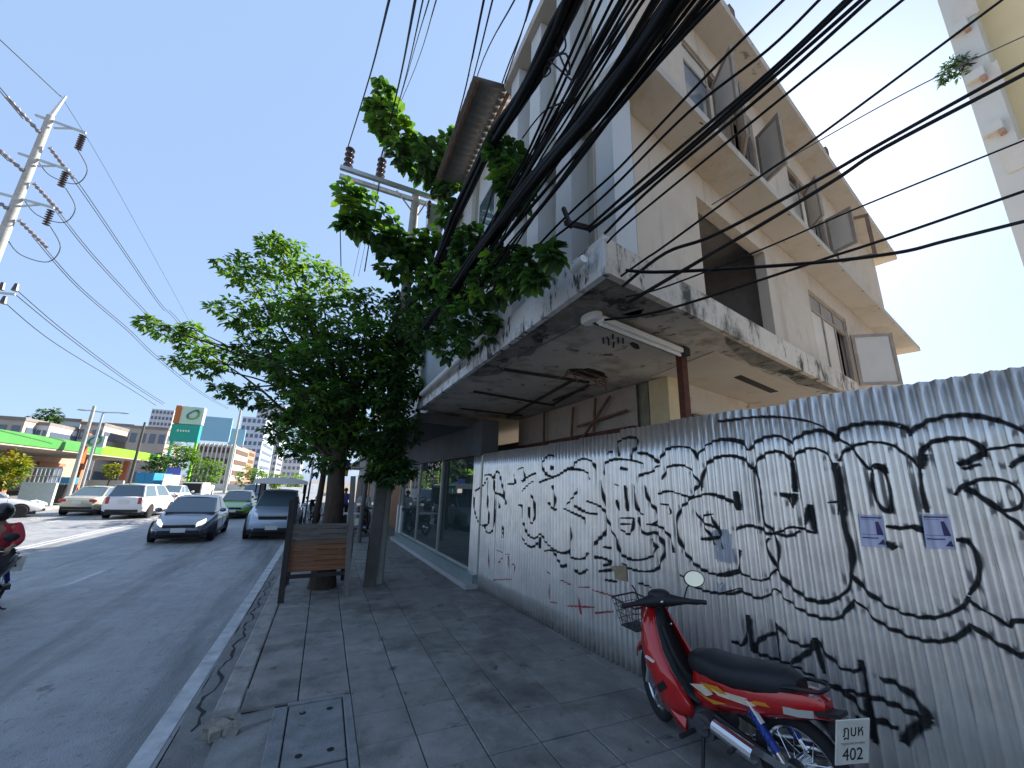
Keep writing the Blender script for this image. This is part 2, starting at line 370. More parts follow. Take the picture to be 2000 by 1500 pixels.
# kerb: stones one by one while they read, then one run
kerb = MB(); kerb.box((-0.53, 57.4, -0.09), (0.2, 85.2, 0.18)); kb = struct('kerb', kerb, 'kerb_concrete')
for k in range(11):
    y0 = 4.86+k*0.9
    m = MB(); m.box((-0.53, y0+.44, -0.085+rg.uniform(-.006, .004)), (0.205, .872, 0.19), rz=rg.uniform(-.006, .006)); o = m.build('kerb_stone', 'kerb_concrete', kb, bevel=.018)
m = MB()
for k in range(14): m.box((-0.50+rg.uniform(-.12, .12), 4.74+rg.uniform(-.10, .10), -0.12+rg.uniform(-.05, .05)), (rg.uniform(.06, .14), rg.uniform(.05, .12), rg.uniform(.03, .08)), rz=rg.uniform(0, 3), rx=rg.uniform(-.3, .3), ry=rg.uniform(-.3, .3))
m.build('kerb_rubble', 'kerb_broken', kb, kind='stuff')
# sidewalk
sw = MB(); sw.box((1.76, 43.2, -0.116), (4.34, 76.8, 0.20)); sw.box((1.94, 1.7, -0.116), (4.1, 6.2, 0.20))
sidewalk = struct('sidewalk', sw, 'joint_dark')
far = MB(); far.box((1.76, 40.0, -0.006), (4.3, 46.0, 0.016)); far.build('paving_far', 'pavement_far', sidewalk)
T = 0.46
def fx(y): return 3.04+(8.74-y)*0.0907
tm = {}
def tile_mesh(i, wx=T, wy=T):
    key = (i, round(wx, 3), round(wy, 3))
    if key not in tm:
        m = MB(); hx, hy, c = wx/2-.005, wy/2-.005, .006
        m.add([(-hx, -hy, -.03), (hx, -hy, -.03), (hx, hy, -.03), (-hx, hy, -.03), (-hx, -hy, -c), (hx, -hy, -c), (hx, hy, -c), (-hx, hy, -c), (-hx+c, -hy+c, 0), (hx-c, -hy+c, 0), (hx-c, hy-c, 0), (-hx+c, hy-c, 0)],
              [(0, 1, 5, 4), (1, 2, 6, 5), (2, 3, 7, 6), (3, 0, 4, 7), (4, 5, 9, 8), (5, 6, 10, 9), (6, 7, 11, 10), (7, 4, 8, 11), (8, 9, 10, 11)])
        me = bpy.data.meshes.new('paving_tile'); me.from_pydata(m.v, [], m.f); me.materials.append(TILEM[i]); tm[key] = me
    return tm[key]
def tile(x, y, wx=T, wy=T):
    i = rg.choice([0, 0, 1, 1, 2, 3, 4, 0])
    o = bpy.data.objects.new('paving_tile', tile_mesh(i, wx, wy)); COL.objects.link(o); o.parent = sidewalk
    o.location = (x, y, 0.004+rg.uniform(-.004, .004)); o.rotation_euler = (rg.uniform(-.006, .006), rg.uniform(-.006, .006), rg.choice([0, math.pi/2, math.pi])+rg.uniform(-.006, .006) if wx == wy else 0)
for c in range(9):
    for r in range(-7, 13):
        xc = -0.19+c*T; yc = 5.01+r*T
        if xc-T/2 > fx(yc)+.02: continue
        if r < 0 and c < 2: continue
        tile(xc, yc)
m = MB()
for c in range(8):
    for r in range(13, 27):
        m.box((-0.19+c*T, 5.01+r*T, -0.004+rg.uniform(-.002, .002)), (T-.012, T-.012, .02))
m.build('paving_tile_row', TILEM[1], sidewalk, kind='stuff')
# drain cover and the concrete strips round it
for (x0, x1, y0, y1, mt_) in ((-0.15, -0.035, 1.0, 4.70, 'cover_concrete'), (0.43, 0.50, 1.0, 4.74, 'cover_concrete')):
    b = MB(); b.box(((x0+x1)/2, (y0+y1)/2, -.03), (x1-x0, y1-y0, .08)); b.build('drain_border', mt_, sidewalk, bevel=.008)
b = MB(); b.box((.2, 4.74, -.03), (.48, .05, .076)); b.build('drain_border', 'cover_concrete', sidewalk, bevel=.006)
for k in range(3):
    cv = MB(); yc = 4.24-k*.96; cv.box((.197, yc, -.035), (.445, .93, .07)); o = cv.build('drain_cover', 'cover_concrete', sidewalk, bevel=.01)
    h = MB()
    for hx, hy in ((.09, .3), (.31, .3), (.09, -.33), (.31, -.33)): h.cyl((hx, yc+hy, -.03), (hx, yc+hy, .0025), .027, n=10)
    h.build('lifting_hole', 'car_dark', o)
# low ramp where the kerb is broken away
rp = MB(); rp.slab([(-0.56, 1, -.165), (-0.145, 1, -.13), (-0.145, 4.66, -.035), (-0.56, 4.66, -.13)], .12); rp.slab([(-0.44, 4.60, -.06), (-0.145, 4.60, -.02), (-0.145, 5.2, .0), (-0.44, 5.2, -.0)], .1); struct('driveway_ramp', rp, 'gutter_concrete')
# bits of litter on the paving
lt = MB()
for k in range(26): lt.box((rg.uniform(0, 3.2), rg.uniform(2.5, 8.5), .010), (rg.uniform(.008, .03), rg.uniform(.008, .02), .006), rz=rg.uniform(0, 3))
lt.build('litter', 'card_brown', kind='stuff')
# vacant lot behind the fence: pale sandy ground
lo = MB(); lo.quad((3.9, -30, -0.05), (40, -30, -0.05), (40, 12, -0.05), (3.9, 1.5, -0.05)); struct('lot', lo, 'lot_ground')
# far pavement
fp_ = MB(); fp_.box((-17.0, 85, -0.11), (3.7, 230, 0.2)); struct('far_pavement', fp_, 'pavement_far')
fc = MB(); fc.box((-15.05, 85, -0.10), (0.2, 230, 0.2)); struct('far_kerb', fc, 'kerb_concrete')
fcourt = MB(); fcourt.quad((-60, 10, -0.06), (-18.8, 10, -0.06), (-18.8, 140, -0.06), (-60, 140, -0.06)); struct('forecourt', fcourt, 'gutter_concrete')

# ================================================================== CORRUGATED FENCE
FO = Vector((3.04, 8.74, 0)); FD = Vector((0.0904, -0.9959, 0)); FN = Vector((-0.9959, -0.0904, 0))
LAM, AMP = 0.084, 0.021
def corr(u):
    c = math.cos(2*math.pi*u/LAM); return AMP*(abs(c)**.8)*(1 if c > 0 else -1)
def fpos(u, o, z): return FO+FD*u+FN*o+Vector((0, 0, z))
def fuv(px, py):
    p = onv(px, py, (FO.x, FO.y), (FD.x, FD.y)); return ((p-FO).dot(FD), p.z)
fence = thing('metal_fence', 'tall corrugated zinc hoarding covered in black graffiti beside the pavement', 'fence', FO)
def rel(p): return Vector(p)-FO
edges = [0, 1.15, 2.05, 2.95, 3.72, 4.56, 5.36, 6.2, 6.62, 7.3, 8.1, 9.0, 9.9, 10.8]
tops = [2.69, 2.70, 2.695, 2.72, 2.735, 2.775, 2.80, 2.79, 2.815, 2.80, 2.82, 2.80, 2.80]
SHEETZ = [0.01, .3, .6, .9, 1.2, 1.5, 1.8, 2.1, 2.4]
def soff(i, u, z): return corr(u)-.0035*(i % 2)+.003*math.sin(z*1.7+i*2)+.002*math.sin(u*5+z*2)
def surf(u, z):
    return max(soff(i, u, z) for i in range(len(edges)-1) if edges[i]-.001 <= max(0, min(10.79, u)) <= edges[i+1]+.031)
for i, (u0, u1) in enumerate(zip(edges, edges[1:])):
    m = MB(); n = max(8, int((u1-u0+.03)/LAM*(10 if u0 < 8.5 else 4))); V = []; F = []
    zs = SHEETZ+[tops[i]]; NZ = len(zs); tilt = rg.uniform(-.006, .006)
    for k in range(n+1):
        u = u0+(u1-u0+.03)*k/n
        for z in zs:
            V.append(rel(fpos(u, soff(i, u, z), z+(tilt*(u-u0) if z > 2.45 else 0)+(rg.uniform(-.003, .003) if z > 2.45 else 0))))
    for k in range(n):
        for j in range(NZ-1): F.append((k*NZ+j, k*NZ+j+1, (k+1)*NZ+j+1, (k+1)*NZ+j))
    m.add(V, F); o = m.build('corrugated_sheet', 'zinc', fence, smooth=180)
    sm = o.modifiers.new('thickness', 'SOLIDIFY'); sm.thickness = .0012
fr = MB()
for z in (.35, 1.4, 2.45): fr.bar(rel(fpos(0, -.066, z)), rel(fpos(10.8, -.066, z)), .05, .04)
fr.build('fence_rail', 'rust_steel', fence)
for u in [0.05+1.8*k for k in range(7)]:
    b = MB(); b.bar(rel(fpos(u, -.13, 0)), rel(fpos(u, -.13, 2.6)), .06); b.build('fence_post', 'rust_steel', fence)
A_ = lambda L: [(900+x*.28, 780+y*.28) for x, y in L]
B_ = lambda L: [(1400+x*.3, 700+y*.3) for x, y in L]
C_ = lambda L: [(1400+x*.3, 1050+y*.3) for x, y in L]
def stroke(pix, wd=.022, m='spray_black', name='graffiti_stroke', lift=.0045):
    wd *= 1.85 if m == 'spray_black' else (1.6 if m == 'spray_red' else 1)
    uv = [Vector((*fuv(*p), 0)) for p in pix]
    sp = spline(uv, 8) if len(uv) > 2 else [uv[0].lerp(uv[-1], k/8) for k in range(9)]
    pts = [sp[0]]; step = .006      # resample
    for a, b in zip(sp, sp[1:]):
        L = (b-a).length; k = max(1, int(L/step))
        for q in range(1, k+1): pts.append(a.lerp(b, q/k))
    V = []; F = []; N = len(pts); ph = rg.uniform(0, 6)
    for i, p in enumerate(pts):
        d = pts[min(i+1, N-1)]-pts[max(i-1, 0)]
        if d.length < 1e-6: d = Vector((1, 0, 0))
        d.normalize(); nx, nz = -d.y, d.x
        wv = wd*(.9+.22*math.sin(i*.035+ph)+.12*math.sin(i*.13+ph*2)+.06*math.sin(i*.4)); 
        if i < 4 or i > N-5: wv *= .72
        for k in range(7):
            t = (k-3)/6*wv; u = p.x+nx*t; z = p.y+nz*t
            V.append(rel(fpos(u, surf(u, z)+lift, z)))
    for i in range(N-1):
        for k in range(6): F.append((i*7+k, i*7+k+1, (i+1)*7+k+1, (i+1)*7+k))
    mb = MB(); mb.add(V, F); o = mb.build(name, m, fence)
    if len(o.data.vertices) == len(V):
        e = o.data.attributes.new('edge', 'FLOAT', 'POINT'); e.data.foreach_set('value', [abs(k-3)/3 for _ in range(N) for k in range(7)])
    return o
for L, wd in [
 ([(0,410),(120,395),(280,380),(450,385),(600,410),(690,445),(780,510),(870,570),(930,640),(990,720),(1050,690),(1110,745)], .016),
 ([(0,530),(80,530),(160,550),(210,600)], .022), ([(210,600),(240,560),(310,515),(400,505),(460,530),(490,560)], .022), ([(490,560),(520,520),(600,480),(690,470),(760,500),(785,540)], .024),
 ([(785,540),(800,480),(880,440),(1010,420),(1120,425),(1220,450),(1260,505)], .024), ([(1260,505),(1300,450),(1400,400),(1550,370),(1700,375),(1850,410),(1960,455),(2060,520)], .022),
 ([(0,640),(100,635),(180,660),(235,720)], .02), ([(235,720),(290,640),(370,605),(440,620),(485,660)], .02), ([(485,660),(540,610),(620,585),(700,610),(770,690)], .02), ([(790,670),(840,605),(930,560),(1040,545),(1150,570),(1250,640),(1330,730)], .02),
 ([(235,710),(275,800),(290,920),(310,1060),(360,1120),(400,1200),(410,1290),(390,1370)], .024), ([(485,660),(500,760),(510,870)], .026), ([(400,880),(450,890),(510,890)], .03), ([(510,880),(500,975)], .036), ([(450,895),(490,960)], .03),
 ([(0,890),(70,920),(140,955)], .022), ([(128,870),(148,990)], .03), ([(770,680),(800,800),(820,950),(840,1100),(880,1250),(885,1370),(872,1480)], .034),
 ([(120,1120),(190,1090),(270,1100),(330,1140),(390,1135),(480,1100),(560,1110),(640,1140)], .02), ([(605,950),(598,1020),(570,1090)], .03), ([(610,960),(640,1135)], .03), ([(390,1140),(460,1158),(545,1125)], .018),
 ([(1020,720),(1010,800),(1030,900),(1060,950),(1120,1000),(1135,950),(1125,850),(1100,760),(1060,700)], .022), ([(1030,712),(1080,712),(1112,752)], .05),
 ([(1330,730),(1330,640),(1350,580),(1420,540),(1530,520),(1640,530),(1720,580),(1742,640)], .022), ([(1325,720),(1338,880),(1375,1005)], .036), ([(1345,620),(1335,720)], .04), ([(1572,690),(1660,660),(1730,620)], .03), ([(1600,720),(1720,690)], .02), ([(1740,600),(1850,580),(1950,565),(2060,570)], .02), ([(1905,712),(1960,670),(2060,620)], .022),
 ([(1540,890),(1610,830),(1720,790),(1850,790),(1940,830),(1990,890),(1980,950),(1930,985),(1860,990)], .02), ([(1590,830),(1720,900),(1830,980),(1900,1030),(1960,1070),(2060,1190)], .026),
 ([(1110,1093),(1200,1105),(1290,1095),(1345,1110)], .03), ([(1270,1102),(1360,1132)], .02), ([(1110,1195),(1165,1240)], .04), ([(1565,1180),(1630,1195),(1690,1260),(1715,1350),(1700,1440),(1650,1540)], .024), ([(730,940),(800,930)], .02), ([(800,950),(788,1020)], .018),
 ([(140,1385),(160,1240)], .014), ([(390,1370),(330,1220),(345,1170)], .016)]: stroke(B_(L), wd)
for L, wd in [
 ([(0,245),(60,235),(140,212)], .02), ([(140,210),(200,250),(280,280),(340,260),(385,205)], .02), ([(385,205),(440,270),(500,330),(590,400),(700,420),(790,390),(850,340),(875,230)], .02),
 ([(880,230),(930,300),(1030,390),(1140,460),(1280,510),(1410,520),(1530,490),(1610,440),(1650,380)], .022),
 ([(0,370),(80,350),(150,330)], .016), ([(150,330),(220,375),(290,395),(350,365),(380,330)], .016), ([(380,330),(440,390),(530,460),(630,510),(720,530),(800,520),(860,460),(900,400)], .018), ([(900,400),(960,460),(1070,560),(1200,620),(1300,660),(1420,675),(1540,660),(1620,610),(1655,560)], .018), ([(1655,560),(1720,610),(1800,670),(1880,710),(1960,765),(2060,745)], .02), ([(1650,400),(1720,470),(1800,500),(1900,580),(1940,540),(2060,560)], .02),
 ([(105,672),(150,695),(180,690),(200,600),(208,500)], .03), ([(208,500),(225,620),(240,740)], .034), ([(240,740),(280,670),(350,630),(395,630)], .036), ([(388,548),(400,650),(420,815)], .028), ([(392,555),(450,640),(520,690),(600,705),(645,660)], .028), ([(640,650),(660,740),(695,890)], .034), ([(660,690),(590,750),(495,815)], .024), ([(645,665),(720,760),(800,840),(880,870),(940,855)], .028), ([(935,800),(970,950),(1000,1150),(1035,1350)], .046),
 ([(240,742),(350,780),(500,835),(620,900),(740,960),(900,1010),(1080,1060),(1200,1110),(1310,1160),(1380,1180)], .022), ([(1050,915),(1160,950),(1260,1020),(1340,1110),(1390,1190)], .034), ([(1390,1190),(1310,1235),(1245,1290),(1220,1350)], .04), ([(740,955),(860,1030),(940,1120),(1000,1170),(1100,1200),(1180,1245)], .03), ([(900,1180),(950,1192)], .04), ([(1040,1190),(1180,1240)], .03)]: stroke(C_(L), wd)
for L, wd in [
 ([(100,640),(160,600),(190,545)], .03), ([(165,530),(215,530),(240,600),(240,700)], .036), ([(95,680),(100,780),(130,860),(170,880),(200,850),(190,700),(195,560)], .034), ([(170,870),(180,920),(210,930),(235,880),(240,700),(230,560)], .034), ([(230,560),(260,500),(290,600),(305,680)], .04), ([(240,650),(300,680),(315,735)], .05), ([(290,880),(295,965)], .09), ([(265,700),(270,760)], .04),
 ([(330,590),(380,590)], .025), ([(370,520),(382,590)], .04), ([(400,490),(440,480),(450,560),(432,580)], .02), ([(430,640),(480,590),(510,570)], .022), ([(430,570),(490,530),(530,515)], .024), ([(570,470),(580,430),(620,390),(660,400)], .026), ([(568,440),(575,480),(600,520),(640,540),(690,525)], .034), ([(622,478),(646,478)], .06), ([(550,580),(600,560),(660,545)], .026),
 ([(690,525),(740,490),(790,470),(800,440),(850,415),(910,430),(945,490),(950,600)], .03), ([(760,490),(830,490),(880,510),(905,560)], .026), ([(490,660),(515,720),(520,800),(510,860)], .03), ([(480,750),(485,840),(505,872)], .04), ([(440,860),(470,940),(520,970),(560,940),(590,990)], .03), ([(430,940),(450,1000),(500,1030),(540,1000)], .028), ([(555,960),(555,1040)], .03), ([(400,740),(430,745),(430,830)], .026), ([(640,600),(660,700),(650,790)], .03), ([(615,720),(650,770),(672,760)], .036),
 ([(590,990),(640,1040),(700,1070),(760,1060),(770,1000)], .026), ([(580,1060),(640,1055),(680,1120),(710,1165),(750,1150)], .026), ([(770,880),(775,960),(760,1080),(800,1110),(860,1110),(890,1070)], .026), ([(800,1190),(840,1215),(890,1185)], .026), ([(720,760),(780,790),(860,830),(870,880)], .028), ([(735,745),(800,660),(820,620)], .026), ([(790,740),(880,790),(960,800)], .03), ([(880,710),(960,740),(1010,790),(1020,860),(1010,930),(960,980),(930,1020)], .03),
 ([(1000,530),(1010,450),(1070,420),(1150,420),(1250,440),(1285,480)], .024), ([(1100,320),(1110,290),(1170,265),(1230,275),(1235,320),(1200,370),(1190,420)], .03), ([(1100,320),(1110,400)], .026), ([(1020,380),(1062,360)], .022), ([(1240,375),(1300,380),(1360,420),(1378,445)], .026), ([(1115,480),(1165,490)], .05), ([(1080,590),(1100,605)], .02), ([(1150,600),(1160,720),(1165,780)], .022), ([(1090,700),(1100,775)], .02), ([(1210,590),(1230,750),(1275,805)], .024), ([(1290,600),(1310,700),(1360,770),(1365,850),(1320,880)], .022), ([(1240,580),(1255,530),(1335,508)], .022), ([(980,560),(1000,700),(1030,850),(1060,920),(1090,1000)], .022),
 ([(1115,828),(1205,828)], .018), ([(1118,870),(1200,870)], .02), ([(1115,830),(1120,900),(1170,940),(1200,910),(1204,830)], .02), ([(1240,820),(1250,880),(1290,940),(1360,930),(1410,1000),(1420,1060),(1400,1130),(1360,1190),(1270,1200),(1180,1180),(1130,1140)], .024), ([(1090,960),(1110,1060),(1170,1110),(1250,1120),(1340,1090),(1370,1020)], .022), ([(1370,1040),(1330,970)], .05), ([(1290,870),(1370,880),(1430,920),(1470,990),(1490,1070)], .02), ([(930,1100),(1000,1110),(1065,1145)], .036), ([(960,1200),(1060,1190)], .024), ([(1010,1260),(1090,1272)], .02), ([(1000,1030),(1060,1040)], .022), ([(985,1160),(1045,1150)], .024),
 ([(1378,445),(1440,350),(1530,330),(1620,350),(1650,425)], .022), ([(1650,425),(1680,360),(1750,300),(1860,275),(1970,290)], .022), ([(1330,510),(1385,455)], .022), ([(1410,560),(1440,480),(1500,460),(1580,470),(1640,540),(1660,600),(1610,680)], .018), ([(1690,640),(1690,560),(1710,470),(1770,415),(1870,390),(1970,405)], .02), ([(1380,660),(1450,640),(1530,660),(1620,685),(1720,660),(1820,680),(1920,730),(1940,765)], .022), ([(1650,600),(1610,690),(1540,760),(1515,850),(1525,970),(1580,1080),(1650,1160),(1740,1210),(1850,1230),(1970,1200)], .022), ([(1390,730),(1450,740),(1472,790),(1452,805)], .02), ([(1920,640),(1942,765)], .034),
 ([(1770,800),(1710,810),(1690,850),(1740,880),(1810,900),(1822,950),(1760,970),(1680,975)], .02), ([(1640,770),(1690,860),(1785,1015)], .02), ([(1740,780),(1790,900),(1842,1042)], .02), ([(1520,1210),(1560,1240),(1610,1290),(1690,1330),(1780,1350),(1900,1355),(1970,1330)], .018), ([(1240,1280),(1335,1312)], .02), ([(1940,1180),(1962,1050)], .018)]: stroke(A_(L), wd)
stroke(A_([(1790, 155), (1880, 150), (1964, 135)]), .012)
for L in ([(200,1040),(200,1240)], [(250,1050),(300,1080),(260,1150)], [(310,1080),(350,1080)], [(335,1090),(335,1180)], [(230,1260),(350,1255)], [(360,1150),(380,1160),(375,1230)], [(620,1280),(620,1400),(680,1420)], [(700,1260),(780,1300)], [(820,1310),(900,1310)], [(920,1330),(1060,1370)], [(830,1380),(840,1500)], [(740,1440),(930,1450)], [(940,1490),(1060,1480)], [(600,1180),(620,1220)]):
    stroke(A_(L), .016, 'spray_red', 'red_graffiti_stroke', lift=.0035)
for L, wd in (([(1760,960),(1900,985)], .16), ([(1780,1060),(1920,1090)], .16), ([(1790,1300),(1850,1330)], .10)): stroke(A_(L), wd, 'spray_silver', 'paint_patch', lift=.0025)
# two bills pasted on the sheets, and an old brown patch (lies against the ribs, slightly wavy)
def pasted(name, quadpx, m, lift, nu=26, nz=4, wav=.45):
    a, b, c, d = [Vector((*fuv(*p), 0)) for p in quadpx]; V = []; F = []
    for i in range(nu+1):
        for j in range(nz+1):
            p = a.lerp(b, i/nu).lerp(d.lerp(c, i/nu), j/nz); V.append(fpos(p.x, max(surf(p.x, p.y)+.003+(.0025 if lift > .018 else 0), corr(p.x)*wav+lift), p.y))
    for i in range(nu):
        for j in range(nz): F.append((i*(nz+1)+j, i*(nz+1)+j+1, (i+1)*(nz+1)+j+1, (i+1)*(nz+1)+j))
    mb = MB(); mb.add(V, F); return mb
for (q, lab) in ((((1679,1005),(1728,1007),(1733,1069),(1686,1067)), 'pale bill with dark blue print pasted on the hoarding, left one of two'), (((1801,1004),(1857,1005),(1868,1073),(1811,1071)), 'pale bill with dark blue print pasted on the hoarding, right one of two')):
    cx = sum(p[0] for p in q)/4; cy = sum(p[1] for p in q)/4; c = onv(cx, cy, (FO.x, FO.y), (FD.x, FD.y))
    t = thing('poster', lab, 'poster', c, group='bills pasted on the hoarding')
    pasted('paper', q, 'poster_paper', .016).build('paper', 'poster_paper', t, off=c)
    def sub(u0, v0, u1, v1, u2=None, u3=None):
        a, b, cc, d = [Vector((*p, 0)) for p in q]
        def P(u, v): r = a.lerp(b, u).lerp(d.lerp(cc, u), v); return (r.x, r.y)
        return (P(u0, v0), P(u1, v0), P(u3 if u3 is not None else u1, v1), P(u2 if u2 is not None else u0, v1))
    for uv, mm in (((.05,.06,.92,.10), 'poster_ink'), ((.05,.14,.60,.155), 'poster_line'), ((.05,.60,.66,.62), 'poster_line'), ((.05,.70,.70,.735), 'poster_ink')):
        pasted('print', sub(*uv), mm, .0185, 26, 1).build('printed_line', mm, t, off=c)
    pasted('p', sub(.62, .20, .74, .62, .66, .95), 'poster_ink', .0185, 14, 3).build('printed_figure', 'poster_ink', t, off=c)
    pasted('p', sub(.86, .76, .92, .92, .66, .98), 'poster_ink', .0185, 14, 2).build('printed_figure', 'poster_ink', t, off=c)
q = ((1196,1106),(1226,1104),(1229,1136),(1208,1132)); c = onv(1212, 1120, (FO.x, FO.y), (FD.x, FD.y))
t = thing('cardboard_patch', 'small brown card patch stuck on the hoarding above the motorcycle handlebar', 'patch', c)
pasted('card', q, 'card_brown', .018).build('card', 'card_brown', t, off=c)
# ================================================================== CORNER BUILDING
WP = Vector((1.95, 2.44, 0)); WD = Vector((0.9769, 0.2138, 0)); WN = Vector((0.2138, -0.9769, 0))
def F_(s, o, z): return WP+WD*s+WN*o+Vector((0, 0, z))
bld = thing('corner_building', 'old cream three storey shophouse with deep canopy and open windows on the corner', 'building', WP)
bp = lambda mb, name, m, par=bld, **k: mb.build(name, m, par, off=WP, **k)
def wall_holes(mb, fn, s0, s1, z0, z1, holes, th):
    S = sorted({s0, s1, *[h[0] for h in holes], *[h[1] for h in holes]}); Z = sorted({z0, z1, *[h[2] for h in holes], *[h[3] for h in holes]})
    S = [q for q in S if s0 <= q <= s1]; Z = [q for q in Z if z0 <= q <= z1]
    for a, b in zip(S, S[1:]):
        for c, d in zip(Z, Z[1:]):
            if any(h[0] <= a and b <= h[1] and h[2] <= c and d <= h[3] for h in holes): continue
            mb.quad(fn(a, 0, c), fn(b, 0, c), fn(b, 0, d), fn(a, 0, d)); mb.quad(fn(a, -th, c), fn(a, -th, d), fn(b, -th, d), fn(b, -th, c))
    for h in holes:
        a, b, c, d = h[:4]
        for p, q in (((a, c), (b, c)), ((b, c), (b, d)), ((b, d), (a, d)), ((a, d), (a, c))):
            mb.quad(fn(p[0], 0, p[1]), fn(p[0], -th, p[1]), fn(q[0], -th, q[1]), fn(q[0], 0, q[1]))
SL = 11.25
H1 = (1.64, 3.48, 3.95, 5.40); H2 = (5.15, 7.15, 4.02, 5.40)
H3 = (1.66, 3.74, 6.62, 7.95); H4 = (5.14, 6.95, 6.70, 7.93)
w_ = MB(); wall_holes(w_, F_, 0.0, SL, 3.62, 8.42, [H1, H2, H3, H4], .14); bp(w_, 'side_wall', 'facade_paint')
# rear and far walls close the block
rw = MB(); rw.slab([F_(SL, -.001, 0), F_(SL, -5, 0), F_(SL, -5, 8.42), F_(SL, -.001, 8.42)], .14); bp(rw, 'rear_wall', 'facade_paint')
# dark rooms behind the openings
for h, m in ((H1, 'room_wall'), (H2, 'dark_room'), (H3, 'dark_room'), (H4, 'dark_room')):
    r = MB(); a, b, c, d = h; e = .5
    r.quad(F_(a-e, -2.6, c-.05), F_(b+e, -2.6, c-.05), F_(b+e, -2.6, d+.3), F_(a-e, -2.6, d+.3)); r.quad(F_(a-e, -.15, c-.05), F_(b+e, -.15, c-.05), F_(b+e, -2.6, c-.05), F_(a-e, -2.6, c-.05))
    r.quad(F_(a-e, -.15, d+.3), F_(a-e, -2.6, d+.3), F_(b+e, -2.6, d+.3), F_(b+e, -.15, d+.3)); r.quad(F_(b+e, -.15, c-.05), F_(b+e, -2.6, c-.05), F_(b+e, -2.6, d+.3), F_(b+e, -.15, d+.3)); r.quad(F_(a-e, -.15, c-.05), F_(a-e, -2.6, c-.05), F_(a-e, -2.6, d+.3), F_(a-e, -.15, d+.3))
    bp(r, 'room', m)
# floor slabs / eaves on the side
def slab4(pts, z0, th): m = MB(); m.prism([(p.x, p.y) for p in pts], z0, z0+th); return m
m = slab4([F_(-.06, .43, 0), F_(11.95, .40, 0), F_(11.95, -1.2, 0), F_(SL+.005, -1.2, 0), F_(SL+.005, .003, 0), F_(-.06, .003, 0)], 5.76, .10); bp(m, 'floor_eave', 'soffit_paint')
m = MB()
for k in range(9): m.box(F_(1.1+k*1.15, .39, 5.758), (.05, .012, .006))
bp(m, 'drip_mark', 'rust_brown', kind='stuff')
EX = 1.86
c0 = F_(0, .40, 0); k0 = (EX-c0.x)/WD.x; ec = c0+WD*k0
m = MB(); e1 = F_(11.85, .38, 0); e2 = F_(11.85, -6, 0)
m.prism([(ec.x, ec.y), (e1.x, e1.y), (e2.x, e2.y), (EX, 4.86)], 8.42, 8.58); bp(m, 'roof_slab', 'soffit_paint')
m = MB()
for s_ in (2.4, 6.3): m.box(F_(s_, .33, 8.62), (.14, .14, .14), rz=.2)
bp(m, 'drain_spout', 'rust_brown', kind='stuff')
# front: recessed panels between white fins
m = MB(); m.box((2.22, 3.65, 6.03), (.12, 2.44, 4.78)); bp(m, 'front_wall', 'panel_grey')
for y0, y1 in ((2.32, 2.58), (3.0, 3.31), (3.74, 4.04), (4.45, 4.75)):
    m = MB(); m.box((2.06, (y0+y1)/2, 6.12), (.22, y1-y0, 4.58)); bp(m, 'fin', 'fin_white')
m = MB(); m.box((2.09, 3.72, 5.80), (.14, 2.5, .10)); bp(m, 'front_band', 'panel_grey')
# windows
def frame_rect(par, s0, s1, z0, z1, o, bars_s=(), bars_z=(), wd=.045, th=.05, m='window_wood'):
    f = MB()
    for s in (s0+wd/2, s1-wd/2): f.bar(F_(s, o, z0), F_(s, o, z1), th, wd, up=WD)
    for z in (z0+wd/2, z1-wd/2): f.bar(F_(s0+wd, o, z), F_(s1-wd, o, z), th, wd)
    for s in bars_s: f.bar(F_(s, o, z0+wd), F_(s, o, z1-wd), th*.9, wd, up=WD)
    for z in bars_z: f.bar(F_(s0+wd, o-.001, z), F_(s1-wd, o-.001, z), th*.88, wd)
    return bp(f, 'window_frame', m, par)
def pane(par, s0, s1, z0, z1, o, m='window_glass'):
    q = MB(); q.bar(F_((s0+s1)/2, o, z0), F_((s0+s1)/2, o, z1), .008, s1-s0, up=WD); return bp(q, 'pane', m, par)
def sash(hs, z0, z1, ln_, ang, m='window_wood', gm='window_glass', brk=False, glassy=True, o0=.03):
    """casement hinged at s=hs swung out by ang degrees from the wall (towards +s if ang>90)"""
    a = R_(ang); d = WD*(-math.cos(a))+WN*math.sin(a); n = Vector((-d.y, d.x, 0)); h = F_(hs, o0, 0); wd = .055
    f = MB(); P = lambda t, z: h+d*t+Vector((0, 0, z))
    f.bar(P(wd/2, z0), P(wd/2, z1), .035, wd, up=d); f.bar(P(ln_-wd/2, z0), P(ln_-wd/2, z1), .035, wd, up=d)
    f.bar(P(wd, z0+wd/2), P(ln_-wd, z0+wd/2), .035, wd)
    if brk: f.bar(P(ln_*.55, z1-wd/2), P(ln_-wd, z1-wd/2), .035, wd)
    else: f.bar(P(wd, z1-wd/2), P(ln_-wd, z1-wd/2), .035, wd)
    o = bp(f, 'open_sash', m)
    if glassy:
        q = MB(); q.bar(P(ln_/2, z0+wd), P(ln_/2, z1-wd), .008, ln_-2*wd, up=d); bp(q, 'pane', gm, o)
    return o
f = frame_rect(bld, H2[0], H2[1], H2[2], H2[3], -.05, bars_s=(5.82, 6.48), bars_z=(5.08,))
for a, b in ((5.2, 5.79), (5.85, 6.45), (6.51, 7.10)): pane(f, a, b, 5.11, 5.35, -.05, 'room_wall')
for a, b in ((5.2, 5.79), (5.85, 6.45)): pane(f, a, b, 4.07, 5.05, -.05)
sash(7.15, 4.05, 5.06, .66, 128)
f = frame_rect(bld, *H3, -.05, bars_s=(2.35, 3.04), bars_z=(7.62,), m='window_wood')
